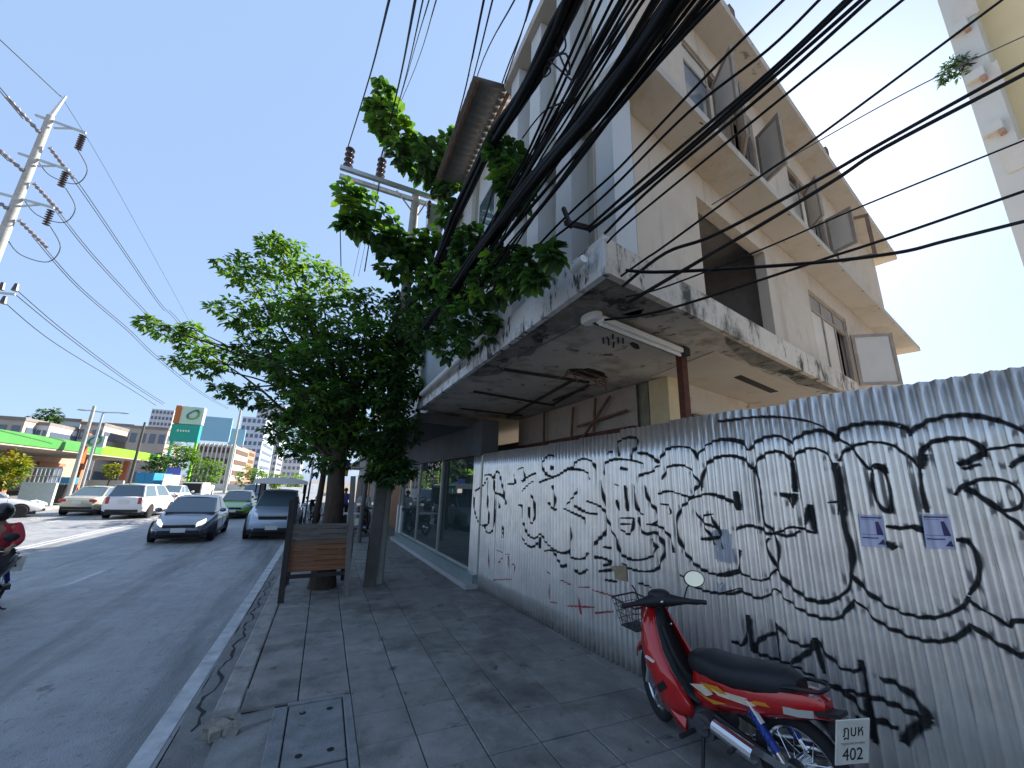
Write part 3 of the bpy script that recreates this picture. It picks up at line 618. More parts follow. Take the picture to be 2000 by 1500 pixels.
pane(f, 1.71, 2.32, 6.67, 7.59, -.05, 'window_glass_blue'); pane(f, 2.38, 3.01, 6.67, 7.59, -.05); pane(f, 1.71, 2.32, 7.65, 7.9, -.05)
sash(2.36, 6.66, 7.58, .55, 50); sash(3.74, 6.66, 7.58, .46, 62); sash(3.06, 6.66, 7.58, .55, 30)
f = frame_rect(bld, *H4, -.05, bars_s=(5.74, 6.34), bars_z=(7.62,), m='window_wood')
pane(f, 5.19, 5.71, 6.75, 7.59, -.05); pane(f, 5.77, 6.31, 6.75, 7.59, -.05)
sash(5.76, 6.74, 7.58, .48, 40); sash(6.93, 6.74, 7.55, .46, 75); 
sash(7.02, 6.56, 7.50, .62, 112, m='window_wood_dark', brk=True, glassy=False, o0=.06)
# down pipe at the corner with climbing roots, pipes
m = MB()
rz_ = random.Random(5)
for k in range(7):
    pts = [F_(.03+rz_.uniform(-.02, .07), .02+rz_.uniform(0, .03), 6.2-q*.3+rz_.uniform(-.1, .1)) for q in range(0, 8)]
    m.tube(spline(pts, 3), .008, 5)
bp(m, 'dead_creeper', 'rust_brown', kind='stuff')
# ---- canopy over the pavement
CZ = 3.60; CT = 3.88
P1 = Vector((1.73, 2.19, 0)); P2 = P1+WD*6.35; P3 = P2-WN*1.62; P4 = Vector((4.40, 4.12, 0)); P5 = Vector((4.40, 8.9, 0)); P6 = Vector((1.68, 8.9, 0)); PM = Vector((1.70, 5.2, 0))
m = MB(); m.prism([(p.x, p.y) for p in (P1, P2, P3, P4, P5, P6)], CZ+.012, CT-.01); bp(m, 'canopy_slab', 'canopy_soffit')
def fascia(a, b, out, z0, z1, mm, n=1, name='canopy_fascia'):
    d = (b-a).normalized(); q = MB(); o = Vector(out)
    q.slab([a+o*.02+Vector((0, 0, z0)), b+o*.02+Vector((0, 0, z0)), b+o*.02+Vector((0, 0, z1)), a+o*.02+Vector((0, 0, z1))], .06); return bp(q, name, mm)
fascia(P1, P2, WN, CZ-.02, CT+.0, 'fascia_mould')
fascia(PM, P1, (-1, 0, 0), CZ-.021, CT+.03, 'fascia_white')
fascia(P6, PM, (-1, 0, 0), CZ-.02, CZ+.12, 'fascia_white')
m = MB(); m.box((1.84, 2.37, 3.90), (.13, .2, .07), rz=.15); bp(m, 'corner_block', 'fascia_mould')
# rotten plaster band at the corner and along the street edge of the soffit
def patchpoly(cx, cy, rx, ry, z, n=22, seed=1, rot=0):
    r = random.Random(seed); P = []
    for k in range(n):
        a = 2*math.pi*k/n; q = 1+r.uniform(-.22, .22); x, y = rx*math.cos(a)*q, ry*math.sin(a)*q
        P.append((cx+x*math.cos(rot)-y*math.sin(rot), cy+x*math.sin(rot)+y*math.cos(rot)))
    return P
ang = math.atan2(WD.y, WD.x)
def soffpatch(poly, z0, z1, mm, name): q = MB(); q.prism(poly, z0, z1); return bp(q, name, mm)
rp_ = random.Random(11)
edge = [(1.76, 2.24)]; inn = []
for k in range(16):
    y = 2.24+k*.21; edge.append((1.765, y+.1)); inn.append((1.98+rp_.uniform(-.06, .22)+(.35 if k < 4 else 0), y+.1))
soffpatch([(1.76, 2.24)]+[((P1+WD*t-WN*.05).x, (P1+WD*t-WN*.05).y) for t in (.35, .7, 1.05)]+[((P1+WD*.95-WN*.32).x, (P1+WD*.95-WN*.32).y), ((P1+WD*.7-WN*.42).x, (P1+WD*.7-WN*.42).y)]+inn[1:]+[(1.765, 5.5)], CZ-.002, CZ+.02, 'canopy_rot', 'rotten_plaster')
soffpatch([((P1+WD*t-WN*o).x, (P1+WD*t-WN*o).y) for t, o in ((1.9, .03), (2.5, .03), (3.4, .03), (4.6, .03), (5.8, .03), (5.4, .16), (4.6, .30), (3.9, .22), (3.2, .34), (2.7, .26), (2.2, .16))], CZ-.001, CZ+.02, 'canopy_rot', 'rotten_plaster')
# brighter bay of soffit beyond the beam, with a slot
soffpatch([((P1+WD*t-WN*o).x, (P1+WD*t-WN*o).y) for t, o in ((2.35, .38), (6.2, .36), (6.2, 1.5), (2.75, 1.5))], CZ+.002, CZ+.03, 'soffit_paint', 'soffit_bay')
soffpatch([((P1+WD*t-WN*o).x, (P1+WD*t-WN*o).y) for t, o in ((3.55, .62), (4.9, .66), (4.9, .78), (3.6, .74))], CZ-.006, CZ+.02, 'joint_dark', 'ceiling_slot')
soffpatch(patchpoly(*onz(1150, 730, CZ)[:2], .36, .15, 0, seed=4, rot=ang), CZ-.004, CZ+.02, 'car_dark', 'ceiling_hole')
soffpatch(patchpoly(*onz(1240, 676, CZ)[:2], .10, .035, 0, n=12, seed=6, rot=ang+.3), CZ-.004, CZ+.02, 'car_dark', 'ceiling_hole')
m = MB(); hc = onz(1150, 730, CZ)
for k in range(12): m.bar(hc+Vector((rp_.uniform(-.35, .35), rp_.uniform(-.12, .12), .01)), hc+Vector((rp_.uniform(-.5, .45), rp_.uniform(-.15, .2), rp_.uniform(-.16, -.02))), .018, .008)
bp(m, 'loose_lath', 'rust_brown', kind='stuff')
# battens and seams on the soffit, traced where they hang
for a, b, wd in (((985, 722), (1150, 747), .05), ((925, 765), (1082, 792), .05), ((898, 798), (1020, 812), .05), ((880, 815), (960, 828), .04), ((1120, 742), (990, 815), .04), ((1150, 752), (1080, 790), .03), ((850, 832), (930, 845), .04), ((1140, 760), (1080, 782), .03)):
    m = MB(); m.bar(onz(*a, CZ-.01), onz(*b, CZ-.01), wd, .03); bp(m, 'batten', 'post_dark')
for a, b in (((1010, 700), (1145, 628)), ((960, 730), (1000, 708))):
    m = MB(); m.tube([onz(*a, CZ-.015), onz(*b, CZ-.015)], .008, 6); bp(m, 'conduit', 'cable_grey')
# faded characters brushed on the soffit
tc0 = onz(1198, 664, CZ)
m = MB()
for L in ([(1178,660),(1179,671)], [(1186,658),(1189,664),(1189,674)], [(1197,653),(1197,662)], [(1199,668),(1198,679)], [(1207,659),(1208,670)], [(1217,661),(1217,671)]):
    for a, b in zip(L, L[1:]): m.bar(onz(*a, CZ+.0085), onz(*b, CZ+.0085), .018, .01)
bp(m, 'painted_lettering', 'car_dark')
# tube lamp and round lamp base
lt_ = thing('tube_lamp', 'white tube lamp fixture screwed under the corner canopy', 'lamp', onz(1250, 655, CZ-.05))
a, b = onz(1172, 624, CZ-.06), onz(1328, 686, CZ-.06)
m = MB(); m.bar(a, b, .10, .055); m.build('lamp_housing', 'lamp_white', lt_, off=lt_.location, bevel=.008)
m = MB(); m.tube([a+Vector((0, 0, -.045)), b+Vector((0, 0, -.045))], .018, 8); m.build('lamp_tube', 'plain_white', lt_, off=lt_.location, smooth=True)
m = MB(); d = (b-a).normalized(); n = Vector((-d.y, d.x, 0))
m.bar(a-n*-.075+Vector((0, 0, .02)), b-n*-.075+d*.03+Vector((0, 0, .02)), .05, .06); m.box(b+d*.05, (.12, .12, .09), rz=ang); m.build('lamp_ballast', 'post_dark', lt_, off=lt_.location)
c = onz(1155, 621, CZ-.02); rl = thing('round_lamp_base', 'pale oval lamp plate under the canopy corner next to the tube lamp', 'lamp', c)
m = MB(); m.lathe([(.0, -.05), (.075, -.045), (.10, -.02), (.10, .018), (0, .02)], (0, 0, 0), n=20); o = m.build('plate', 'lamp_white', rl, smooth=True); o.scale = (.8, 1.35, 1); 
# brown steel post under the lamp end
pc = onz(1330, 692, CZ); pc.z = 0
m = MB(); m.bar((0, 0, 0), (0, 0, CZ-.01), .085, .085); o = m.build('steel_post', 'rust_steel'); o.location = pc; tag(o, 'dark red steel post holding up the canopy behind the hoarding', 'post')
# ---- ground floor behind the hoarding
col0 = Vector((4.24, 4.12, 0))
m = MB(); m.box(col0+Vector((.17, .17, 1.8)), (.34, .34, 3.6), rz=ang*.5); bp(m, 'corner_column', 'column_yellow')
m = MB(); m.box(col0+Vector((.14, .52, 1.8)), (.28, .32, 3.6)); bp(m, 'column_side', 'column_green')
m = MB(); wall_holes(m, lambda s, o, z: Vector((4.28-o*0, 4.66+s, z))+Vector((-o*-1, 0, 0)), 0, 4.2, 0, 3.6, [(0.05, 4.0, 0.0, 2.95)], .1); bp(m, 'shop_front', 'sign_board_old')
m = MB(); m.box((4.2, 6.75, 2.72), (.22, 4.15, .46)); bp(m, 'shop_beam', 'rust_steel')
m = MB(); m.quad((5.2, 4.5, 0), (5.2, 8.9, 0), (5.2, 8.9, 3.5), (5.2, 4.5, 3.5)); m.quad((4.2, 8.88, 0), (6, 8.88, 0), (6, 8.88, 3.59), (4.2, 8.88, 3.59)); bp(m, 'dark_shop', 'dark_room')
for y in (5.5, 6.4, 7.3):
    m = MB(); m.box((4.21, y, 3.25), (.05, .86, .56)); bp(m, 'sign_panel', 'sign_board_old')
for a, b in (((4.1, 5.2, 3.5), (4.05, 5.9, 2.9)), ((4.1, 5.6, 3.55), (4.05, 5.6, 2.95)), ((4.1, 6.3, 3.5), (4.05, 6.3, 2.9)), ((4.1, 4.8, 3.2), (4.05, 6.1, 3.1)), ((4.08, 7.4, 3.6), (4.08, 7.4, 2.7))):
    m = MB(); m.bar(a, b, .035); bp(m, 'sign_brace', 'rust_brown')
Qs = col0+Vector((.34, .10, 0))
m = MB(); m.slab([Qs+Vector((0, 0, 0)), Qs+WD*7.0, Qs+WD*7.0+Vector((0, 0, 3.6)), Qs+Vector((0, 0, 3.6))], .14); bp(m, 'ground_side_wall', 'soffit_paint')
m = MB(); m.slab([Qs+WD*.25+WN*.02+Vector((0, 0, .3)), Qs+WD*2.2+WN*.02+Vector((0, 0, .3)), Qs+WD*2.2+WN*.02+Vector((0, 0, 3.05)), Qs+WD*.25+WN*.02+Vector((0, 0, 3.05))], .03); bp(m, 'ground_shutter', 'sign_board_old')
m = MB(); m.bar(Qs+WD*.25+WN*.04+Vector((0, 0, 3.10)), Qs+WD*3.6+WN*.04+Vector((0, 0, 3.10)), .07, .07); bp(m, 'ground_beam', 'rust_brown')
# bracket at the corner that carries cables
m = MB(); m.bar((1.60, 2.55, 4.22), (2.0, 2.75, 4.42), .04); m.bar((1.62, 2.5, 4.15), (1.62, 2.62, 4.42), .03); o = m.build('cable_bracket', 'post_dark', off=(1.7, 2.6, 4.2)); o.location = (1.7, 2.6, 4.2); tag(o, 'dark iron cable bracket on the building corner above the canopy', 'bracket')
# small security camera on the fascia
m = MB(); p = onx(1128, 520, 1.62); m.tube([(0, .08, 0), (0, -.09, .02)], .035, 10); m.bar((.02, .02, 0), (.08, .04, -.03), .025); o = m.build('security_camera', 'lamp_white', smooth=40); o.location = p; tag(o, 'small pale security camera at the canopy corner', 'camera')
# pipe along the street edge of the canopy
m = MB(); m.tube([(0, -2.4, 0), (0, 1.6, -.02)], .045, 10); o = m.build('waste_pipe', 'fin_white', smooth=40); o.location = (1.60, 6.6, 3.84); tag(o, 'white plastic pipe running along the canopy edge', 'pipe')

# ================================================================== NEXT BUILDING ALONG THE STREET
NB = Vector((2.2, 9, 0))
nb = thing('neighbour_shophouse', 'pale blue grey shophouse with corrugated awning beyond the cream corner building', 'building', NB)
m = MB(); m.box((5.2, 10.8, 6.1), (6.1, 11.7, 4.6)); m.build('upper_wall', 'fin_white', nb, off=NB)  # stretched on past the glass shop to cast shade over the road
for k in range(5):
    m = MB(); m.box((2.13, 5.5+k*1.4, 6.2), (.10, .22, 4.4)); m.build('pilaster', 'panel_grey', nb, off=NB)
for k in range(4):
    f = MB(); yc = 6.2+k*1.4; f.box((2.142, yc, 6.9), (.03, .9, 1.2)); fo = f.build('window', 'alu', nb, off=NB)
    f = MB(); f.box((2.125, yc, 6.9), (.012, .8, 1.1)); f.build('pane', 'car_glass', fo, off=NB)
m = MB(); n = 33; V = []; F = []
for k in range(n+1):
    y = 4.93+k*.075
    for x in (1.34, 2.12): V.append((x, y, 8.46+.016*math.cos(2*math.pi*y/.15)+(x-1.34)*.22))
for k in range(n): F.append((2*k, 2*k+1, 2*k+3, 2*k+2))
m.add(V, F); mat('awning_sheet', (.17, .155, .14), .6, .2, var=.2, scale=3); o = m.build('corrugated_awning', 'awning_sheet', nb, off=NB, smooth=180); sm = o.modifiers.new('t', 'SOLIDIFY'); sm.thickness = .01
m = MB()
for x in (1.42, 2.0): m.bar((x, 4.95, 8.40+(x-1.34)*.22), (x, 7.38, 8.40+(x-1.34)*.22), .05, .05)
m.build('awning_purlin', 'rust_brown', nb, off=NB)
m = MB(); n = 60; V = []; F = []
for k in range(n+1):
    y = 5.0+k*.063
    for z in (3.98, 4.95): V.append((1.70+.012*math.cos(2*math.pi*y/.126), y, z))
for k in range(n): F.append((2*k, 2*k+1, 2*k+3, 2*k+2))
m.add(V, F); mat('blue_sheet', (0.50, 0.58, 0.66), 0.5, var=.12, scale=2); o = m.build('sheet_cladding', 'blue_sheet', nb, off=NB, smooth=180); sm = o.modifiers.new('t', 'SOLIDIFY'); sm.thickness = .01
m = MB(); m.box((2.42, 13.0, 3.45), (1.44, 8.1, .22)); m.build('shop_canopy', 'bulkhead', nb, off=NB)
# glass shop
GP = Vector((3.05, 9.56, 0)); GD = Vector((-.0426, .9991, 0)); GN = Vector((-.9991, -.0426, 0))
def G_(u, o, z): return GP+GD*u+GN*o+Vector((0, 0, z))
sh = thing('glass_shop', 'shop with tall dark glass doors on a tiled step next to the hoarding', 'shop', GP)
gp = lambda mb, name, m, par=sh, **k: mb.build(name, m, par, off=GP, **k)
def gbox(mb, u0, u1, o0, o1, z0, z1):
    P = [G_(u, o, z) for z in (z0, z1) for u, o in ((u0, o0), (u1, o0), (u1, o1), (u0, o1))]
    return mb.add(P, [(3, 2, 1, 0), (4, 5, 6, 7), (0, 1, 5, 4), (1, 2, 6, 5), (2, 3, 7, 6), (3, 0, 4, 7)])
gp(gbox(MB(), -1.3, 6.6, -.6, .30, 0, .10), 'step', 'step_edge')
gp(gbox(MB(), -1.3, 6.6, -.6, .16, .10, .26), 'plinth', 'shop_tile')
gp(gbox(MB(), -1.3, 6.6, -.3, .10, 2.66, 3.42), 'bulkhead', 'bulkhead')
gp(gbox(MB(), -1.3, 6.6, -2.6, -2.5, .1, 3.4), 'back_wall', 'dark_room')
gp(gbox(MB(), 6.5, 6.6, -2.6, .10, .1, 3.4), 'end_wall', 'panel_grey')
for u in (-1.26, 1.62, 4.0, 6.4): gp(gbox(MB(), u-.03, u+.03, -.02, .05, .26, 2.66), 'mullion', 'alu')
for a, b in ((-1.23, 1.59), (1.65, 3.97), (4.03, 6.37)):
    gp(gbox(MB(), a, b, .0, .012, .30, 2.64), 'glass_pane', 'shop_glass'); gp(gbox(MB(), a, b, -.01, .03, .26, .30), 'bottom_rail', 'alu')
# row of shops further along: simple fronts, mostly behind the leaves
sg = [('shop_house', 16.6, 5.2, (0.36, 0.24, 0.17)), ('shop_house', 21.9, 5.0, (0.5, 0.5, 0.46)), ('shop_house', 27.0, 5.5, (0.42, 0.38, 0.33)), ('shop_house', 32.6, 6.0, (0.5, 0.46, 0.4)), ('shop_house', 38.7, 7.5, (0.38, 0.4, 0.43))]
labs = ['brown boarded shop front just beyond the glass shop', 'pale grey shop with a low awning in the row behind the leaves', 'taupe shop with a sign board in the row under the trees', 'beige shop with a low awning further down the pavement', 'blue grey shop at the far end of the pavement']
for i, (nm, y0, L, c) in enumerate(sg):
    mm = mat('shopwall_%d' % i, c, .85, var=.15, scale=2); t = thing(nm, labs[i], 'shop', (3.2, y0, 0), group='shops along the pavement')
    m = MB(); m.box((3.0, L/2, 4.1), (6, L-.04, 8.2)); m.build('wall', mm, t)  # walls raised so that their shadow covers the road
    m = MB(); m.box((-.75, L/2, 3.3), (1.5, L-.3, .12)); m.build('awning', ['bulkhead', 'steel_galv'][i % 2], t)
    m = MB(); m.box((-.04, L/2, 1.3), (.08, L-.8, 2.5)); so_ = m.build('shutter', ['board_orange', 'dark_room', 'room_wall'][i % 3], t)
    for k in range(2):
        m = MB(); m.box((-.03, L*(.3+.4*k), 5.3), (.06, 1.3, 1.3)); wv = m.build('window', 'alu', t); m = MB(); m.box((-.065, L*(.3+.4*k), 5.3), (.02, 1.15, 1.15)); m.build('pane', 'car_glass', wv)
m = MB(); m.box((0, 0, .6), (.06, 1.0, 1.2)); m.box((0, 0, 1.08), (.066, 1.0, .1)); o = m.build('advert_board', ['plain_white']); o.location = (2.75, 16.2, 0); tag(o, 'low white board standing at the end of the glass shop', 'sign board')
m = MB(); m.box((0, 0, 1.35), (.10, 1.3, 2.5)); o = m.build('wooden_panel', 'board_orange'); o.location = (2.98, 17.4, 0); tag(o, 'tall orange brown panel leaning by the shop front past the glass', 'panel')
for i, (px, py, wpx, c, lb) in enumerate([(720, 885, 26, (0.7, 0.7, 0.68), 'white hanging shop sign above the pavement between the posts'), (672, 905, 22, (0.16, 0.12, 0.30), 'small purple shop sign hanging beside the tree trunk'), (670, 922, 20, (0.40, 0.34, 0.03), 'yellow shop sign under the purple one beside the trunk')]):
    p = ony(px, py, 19+i*1.5); mm = mat('sign_col_%d' % i, c, .6, var=.05)
    m = MB(); m.box((0, 0, 0), (wpx*19/800, .08, [1.2, .35, .4][i])); m.box((.3, .06, .7), (.04, .04, .3)); o = m.build('hanging_sign', mm); o.location = p; tag(o, lb, 'sign')

# ================================================================== BUILDING ON THE FAR RIGHT
RB = Vector((17.5, 0.5, 0))
rb = thing('cream_tower', 'tall cream block with white end wall at the right edge', 'building', RB)
rbp = lambda mb, name, m, par=rb, **k: mb.build(name, m, par, off=RB, **k)
yl = onx(1918, 270, 17.5).y; yc = onx(1952, 170, 17.5).y
mat('cream_paint', (0.76, 0.60, 0.34), 0.85, var=.06, scale=.5); mat('tower_white', (0.62, 0.60, 0.54), .85, var=.05, scale=.7); mat('tower_brick', (0.42, 0.26, 0.19), .9, var=.15)
m = MB(); m.box((20, (yl+yc)/2, 14), (5, yl-yc, 28)); rbp(m, 'white_wall', 'tower_white')
m = MB(); m.box((20.6, yc-6, 14), (5, 12, 28)); rbp(m, 'cream_wall', 'cream_paint')
m = MB(); m.slab([(17.9, yc+.002, 12.5), (18.06, yc-.9, 12.3), (18.06, yc-.9, 9.6), (17.9, yc+.002, 8.0)], .1); rbp(m, 'brick_panel', 'tower_brick')
for k in range(5):
    z = 13.2+k*2.1
    m = MB(); m.box((17.42, yc+.35, z), (.2, .42, .34)); o = rbp(m, 'ledge', 'tower_white'); m = MB(); m.box((17.40, yc+.2, z-.26), (.2, .12, .16)); rbp(m, 'ledge_bracket', 'tower_brick', o)
for k in range(6):
    m = MB(); m.box((17.49, yl-.5, 9+3*k), (.05, .5, .9)); rbp(m, 'window', 'window_glass')
# ================================================================== FOLIAGE
rl_ = random.Random(21)
def leafs(mb, c, rad, n, size, mats_w=(0.6, 0.2, 0.2), droop=.35, wide=.45, six=False, layer=0.0):
    """rosettes of leaves scattered through an ellipsoid"""
    c = Vector(c); rx, ry, rz = rad
    k = 0
    while k < n:
        while True:
            p = Vector((rl_.uniform(-1, 1), rl_.uniform(-1, 1), rl_.uniform(-1, 1)))
            if p.length <= 1 and p.length > .25: break
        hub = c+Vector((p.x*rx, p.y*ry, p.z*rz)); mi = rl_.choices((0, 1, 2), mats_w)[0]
        out = Vector((p.x, p.y, p.z*.4+.1)).normalized()
        for q in range(rl_.randint(5, 9)):
            a = rl_.uniform(0, 2*math.pi)
            d = (out*.7+Vector((math.cos(a), math.sin(a), rl_.uniform(-droop-.5, .35)))).normalized()
            L = size*rl_.uniform(.6, 1.25); W = L*wide*rl_.uniform(.8, 1.2)
            sd_ = d.cross(Vector((rl_.uniform(-.5, .5), rl_.uniform(-.5, .5), 1)))
            if sd_.length < .1: continue
            sd_.normalize(); nn = sd_.cross(d).normalized()
            b = hub+d*rl_.uniform(.0, .35)*size; mb.mi = mi
            if six:
                P = [b, b+d*L*.35+sd_*W*.5+nn*W*.12, b+d*L*.35-sd_*W*.5+nn*W*.12, b+d*L*.75+sd_*W*.42+nn*W*.05-Vector((0, 0, L*.08)), b+d*L*.75-sd_*W*.42+nn*W*.05-Vector((0, 0, L*.08)), b+d*L-Vector((0, 0, L*.2)), b+d*L*.45-nn*W*.02, b+d*L*.75-Vector((0, 0, L*.1))]
                mb.add(P, [(0, 1, 6), (0, 6, 2), (1, 3, 7, 6), (6, 7, 4, 2), (3, 5, 7), (7, 5, 4)])
            else:
                P = [b, b+d*L*.5+sd_*W*.5+nn*W*.1, b+d*L-Vector((0, 0, L*.15)), b+d*L*.5-sd_*W*.5+nn*W*.1]
                mb.add(P, [(0, 1, 2), (0, 2, 3)])
            k += 1
    mb.mi = 0
LEAFM = ['leaf', 'leaf_light', 'leaf_dark']
def plane(px, py, y): return ony(px, py, y)
def px_r(p, rp): return rp*((p-CO).dot(fw))/FPX
# ---- main street tree
TB = Vector((.22, 9.25, 0))
tree = thing('street_tree', 'large dark green broadleaf tree growing out of the wooden planter by the kerb', 'tree', TB)
top = ony(640, 800, 9.6)-TB
m = MB(); m.tube(spline([(0, 0, -.02), (.0, 0, .5), (.03, .05, 1.4), (-.02, .1, 2.4), (.06, .15, 3.2), (.12, .2, 4.2)], 5), [lerp(.27, .11, (k/25)**.7) for k in range(26)], 12); m.build('trunk', 'bark', tree, smooth=60)
clumps = [(470,520,42,10.5),(560,500,48,10.5),(540,480,30,10.3),(530,560,65,10.5),(620,545,60,10.2),(462,612,42,10.8),(560,640,80,10.5),(655,615,75,10),(725,600,55,9.8),(500,690,50,10.8),(600,720,90,10.3),(690,700,80,9.8),(432,700,36,11.2),(380,672,32,11.4),(325,648,26,11.6),(288,630,15,11.7),(352,705,22,11.6),(395,715,32,11.3),(372,640,14,11.5),(480,770,36,11),(560,795,46,10.5),(660,790,80,10),(735,760,60,9.6),(540,845,26,11),(605,865,30,10.6),(665,855,50,10.2),(565,880,16,11.4),(775,680,58,9.4),(720,850,45,9.6),(440,762,20,11.2),(610,620,60,9.2),(700,660,60,9.0),(640,700,60,8.9),(560,720,50,9.2),(760,720,50,9.0),(680,760,60,9.0),(625,840,34,9.4),(690,872,34,9.2),(650,905,24,9.3),(705,830,44,9.2),(742,880,34,9.2),(590,815,32,9.6),(640,780,70,8.9)]
m = MB(); lm = MB()
for i, (px, py, r, y) in enumerate(clumps):
    p = ony(px, py, y); R = px_r(p, r); light = py < 640 or px < 450  # sunlit upper and left clumps painted with paler leaves, the rest with darker
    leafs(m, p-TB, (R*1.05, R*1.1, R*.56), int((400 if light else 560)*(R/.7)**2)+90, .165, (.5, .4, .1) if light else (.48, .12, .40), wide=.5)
    st = Vector((.08, .15, 2.6+rl_.uniform(-.5, 1.2))); e = p-TB
    mid = st.lerp(e, .5)+Vector((0, 0, .25))
    lm.tube(spline([st, mid, e], 4), [lerp(.045, .006, k/8) for k in range(9)], 6)
lm.build('limb', 'bark', tree, smooth=60)
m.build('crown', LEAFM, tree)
# ---- second trees behind it along the kerb
def small_tree(name, label, base, h, cr, n, size, group=None, w3=(.5, .3, .2), mats_=LEAFM, parts=3, trunk=.12):
    t = thing(name, label, 'tree', base, group=group)
    m = MB(); m.tube([(0, 0, -.02), (.05, 0, h*.35), (.0, .05, h*.7)], [trunk, trunk*.8, trunk*.4], 8); m.build('trunk', 'bark', t, smooth=60)
    m = MB(); per = n//(parts*2)
    for k in range(parts*2):
        a = k*2.4; q = cr*(.5 if k else 0)
        leafs(m, (q*math.cos(a), q*math.sin(a), h*(.62+.12*(k % 3))), (cr*.62, cr*.62, h*.24), per, size, w3)
    m.build('crown', mats_, t); return t
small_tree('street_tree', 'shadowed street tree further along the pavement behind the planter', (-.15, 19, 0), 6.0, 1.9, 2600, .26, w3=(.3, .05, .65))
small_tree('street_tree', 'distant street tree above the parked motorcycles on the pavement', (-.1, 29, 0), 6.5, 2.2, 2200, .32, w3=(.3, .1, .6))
# ---- creeper on the utility pole and along the cables
VB = Vector((1.2, 9.1, 0))
vine = thing('pole_creeper', 'leafy creeper climbing the utility pole and hanging from it beside the shop canopy', 'creeper', VB)
m = MB()
for i in range(15):
    px = 775+rl_.uniform(-22, 22); py = 630+i*21
    p = ony(px, py, 8.7+rl_.uniform(-.3, .2)); R = px_r(p, 34 if py < 850 else 26); leafs(m, p-VB, (R, R*.9, R*.9), 260, .15, (.25, .03, .72), droop=.8, wide=.55)
for px, py, r in ((745, 905, 22), (760, 920, 28), (790, 915, 20), (810, 660, 30), (800, 700, 26), (815, 760, 16), (730, 930, 14)):
    p = ony(px, py, 8.7); R = px_r(p, r); leafs(m, p-VB, (R, R*.9, R*.8), 150, .15, (.25, .03, .72), droop=.8, wide=.55)
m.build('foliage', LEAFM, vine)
m = MB()
for k in range(4): m.tube(spline([ony(752+k*5, 930, 8.95)-VB, ony(757+k*6, 880, 8.9)-VB, ony(770+k*6, 800, 8.8)-VB, ony(790-k*8, 640, 8.8)-VB], 5), .015, 5)
m.build('stem', 'bark', vine)
WB = Vector((1.0, 8.0, 5))
wv = thing('wire_creeper', 'broad leaved creeper sprouting along the black cable bundles above the pavement', 'creeper', ony(800, 480, 8.4))
WB = wv.location.copy()
A = [(745,195,20),(752,225,28),(772,250,32),(800,285,36),(830,315,38),(862,335,40),(895,320,32),(908,270,22),(880,285,22),(900,375,52),(945,350,48),(950,410,48),(895,420,28),(735,215,12)]
Bv = [(682,385,30),(715,415,38),(690,430,25),(752,452,38),(795,480,40),(830,505,42),(775,512,36),(870,470,36)]
Cc = [(985,300,34),(1005,340,40),(1010,375,34),(930,480,44),(975,505,32),(1035,512,22),(1078,500,14),(955,560,42),(1005,545,28),(900,560,54),(850,585,50),(920,625,54),(885,665,44),(830,640,50),(1045,540,16),(800,600,44),(860,540,40)]
m = MB(); st = MB()
def pv(q, ypl=None, xpl=None): return ony(q[0], q[1], ypl) if ypl else onx(q[0], q[1], xpl)
for L, yp, xp, sz in ((A, 8.2, None, .25), (Bv, 8.6, None, .25), (Cc, None, 1.35, .115)):
    for q in L:
        p = pv(q, yp, xp); R = px_r(p, q[2]); n = int(62*(R/.3)**1.6)+22 if sz > .2 else int(210*(R/.25)**1.6)+36
        leafs(m, p-WB, (R, R*.8, R*.85), n, sz, (.45, .35, .2) if q in A[:3]+Bv[:3] or q[:2] in ((908, 270),) else (.32, .08, .60), wide=.62, six=True, droop=.5)
for L, yp, xp in ((A[:7], 8.2, None), (Bv[:6], 8.6, None), ([(830, 640), (900, 560), (930, 480), (985, 300)], None, 1.35), ([(850, 585), (955, 560), (1078, 500)], None, 1.35)):
    st.tube(spline([pv(q, yp, xp)-WB for q in L], 4), .014, 5)
m.build('foliage', LEAFM, wv); st.build('stem', 'bark', wv)

# ================================================================== TREE PLANTER
PB = Vector((.1, 8.9, 0))
pl = thing('tree_planter', 'weathered wooden planter frame round the trunk with planked front and dark posts', 'planter', PB)
zL = ony(572, 975, 8.35).z; zR = ony(690, 930, 8.5).z; zt = ony(620, 1022, 8.4).z; zb = ony(620, 1116, 8.4).z
xl0 = ony(548, 1176, 8.33).x; xl1 = ony(572, 976, 8.33).x; xr0 = ony(676, 1160, 8.46).x; xr1 = ony(690, 930, 8.46).x
m = MB(); m.bar((xl0, 8.33, 0), (xl1, 8.33, zL), .10, .09); m.build('post', 'post_dark', pl, off=PB)
m = MB(); m.bar((xr0, 8.46, 0), (xr1, 8.46, zR), .10, .09); m.build('post', 'post_grey', pl, off=PB)
m = MB(); m.bar((xl0-.02, 9.7, 0), (xl1-.02, 9.7, zL), .10, .09); m.build('post', 'post_dark', pl, off=PB)
m = MB(); m.bar((xr0, 9.8, 0), (xr1, 9.8, 1.3), .10, .09); m.build('post', 'post_dark', pl, off=PB)
N = 9; hh = (zt-zb)/N
for k in range(N):
    z = zb+hh*(k+.5); t = (z)/zL; xa = lerp(xl0, xl1, t)+.045; xb = lerp(xr0, xr1, z/zR)-.045
    m = MB(); m.bar((xa, 8.42-.012*k+rg.uniform(-.006, .006), z), (xb, 8.50-.012*k+rg.uniform(-.006, .006), z+rg.uniform(-.006, .006)), .028, hh-.010, up=(0, 0, 1))
    m.build('plank', 'wood_brown' if k < 5 else ('wood_mid' if k < 6 else 'wood_old'), pl, off=PB)
for k in range(4):
    z = zb+hh*2*(k+.5); 
    for xq in (xl0+.02, xr0+.01):
        m = MB(); m.bar((xq, 8.5, z), (xq, 9.7, z), .028, hh*1.8); m.build('plank', 'wood_old', pl, off=PB)
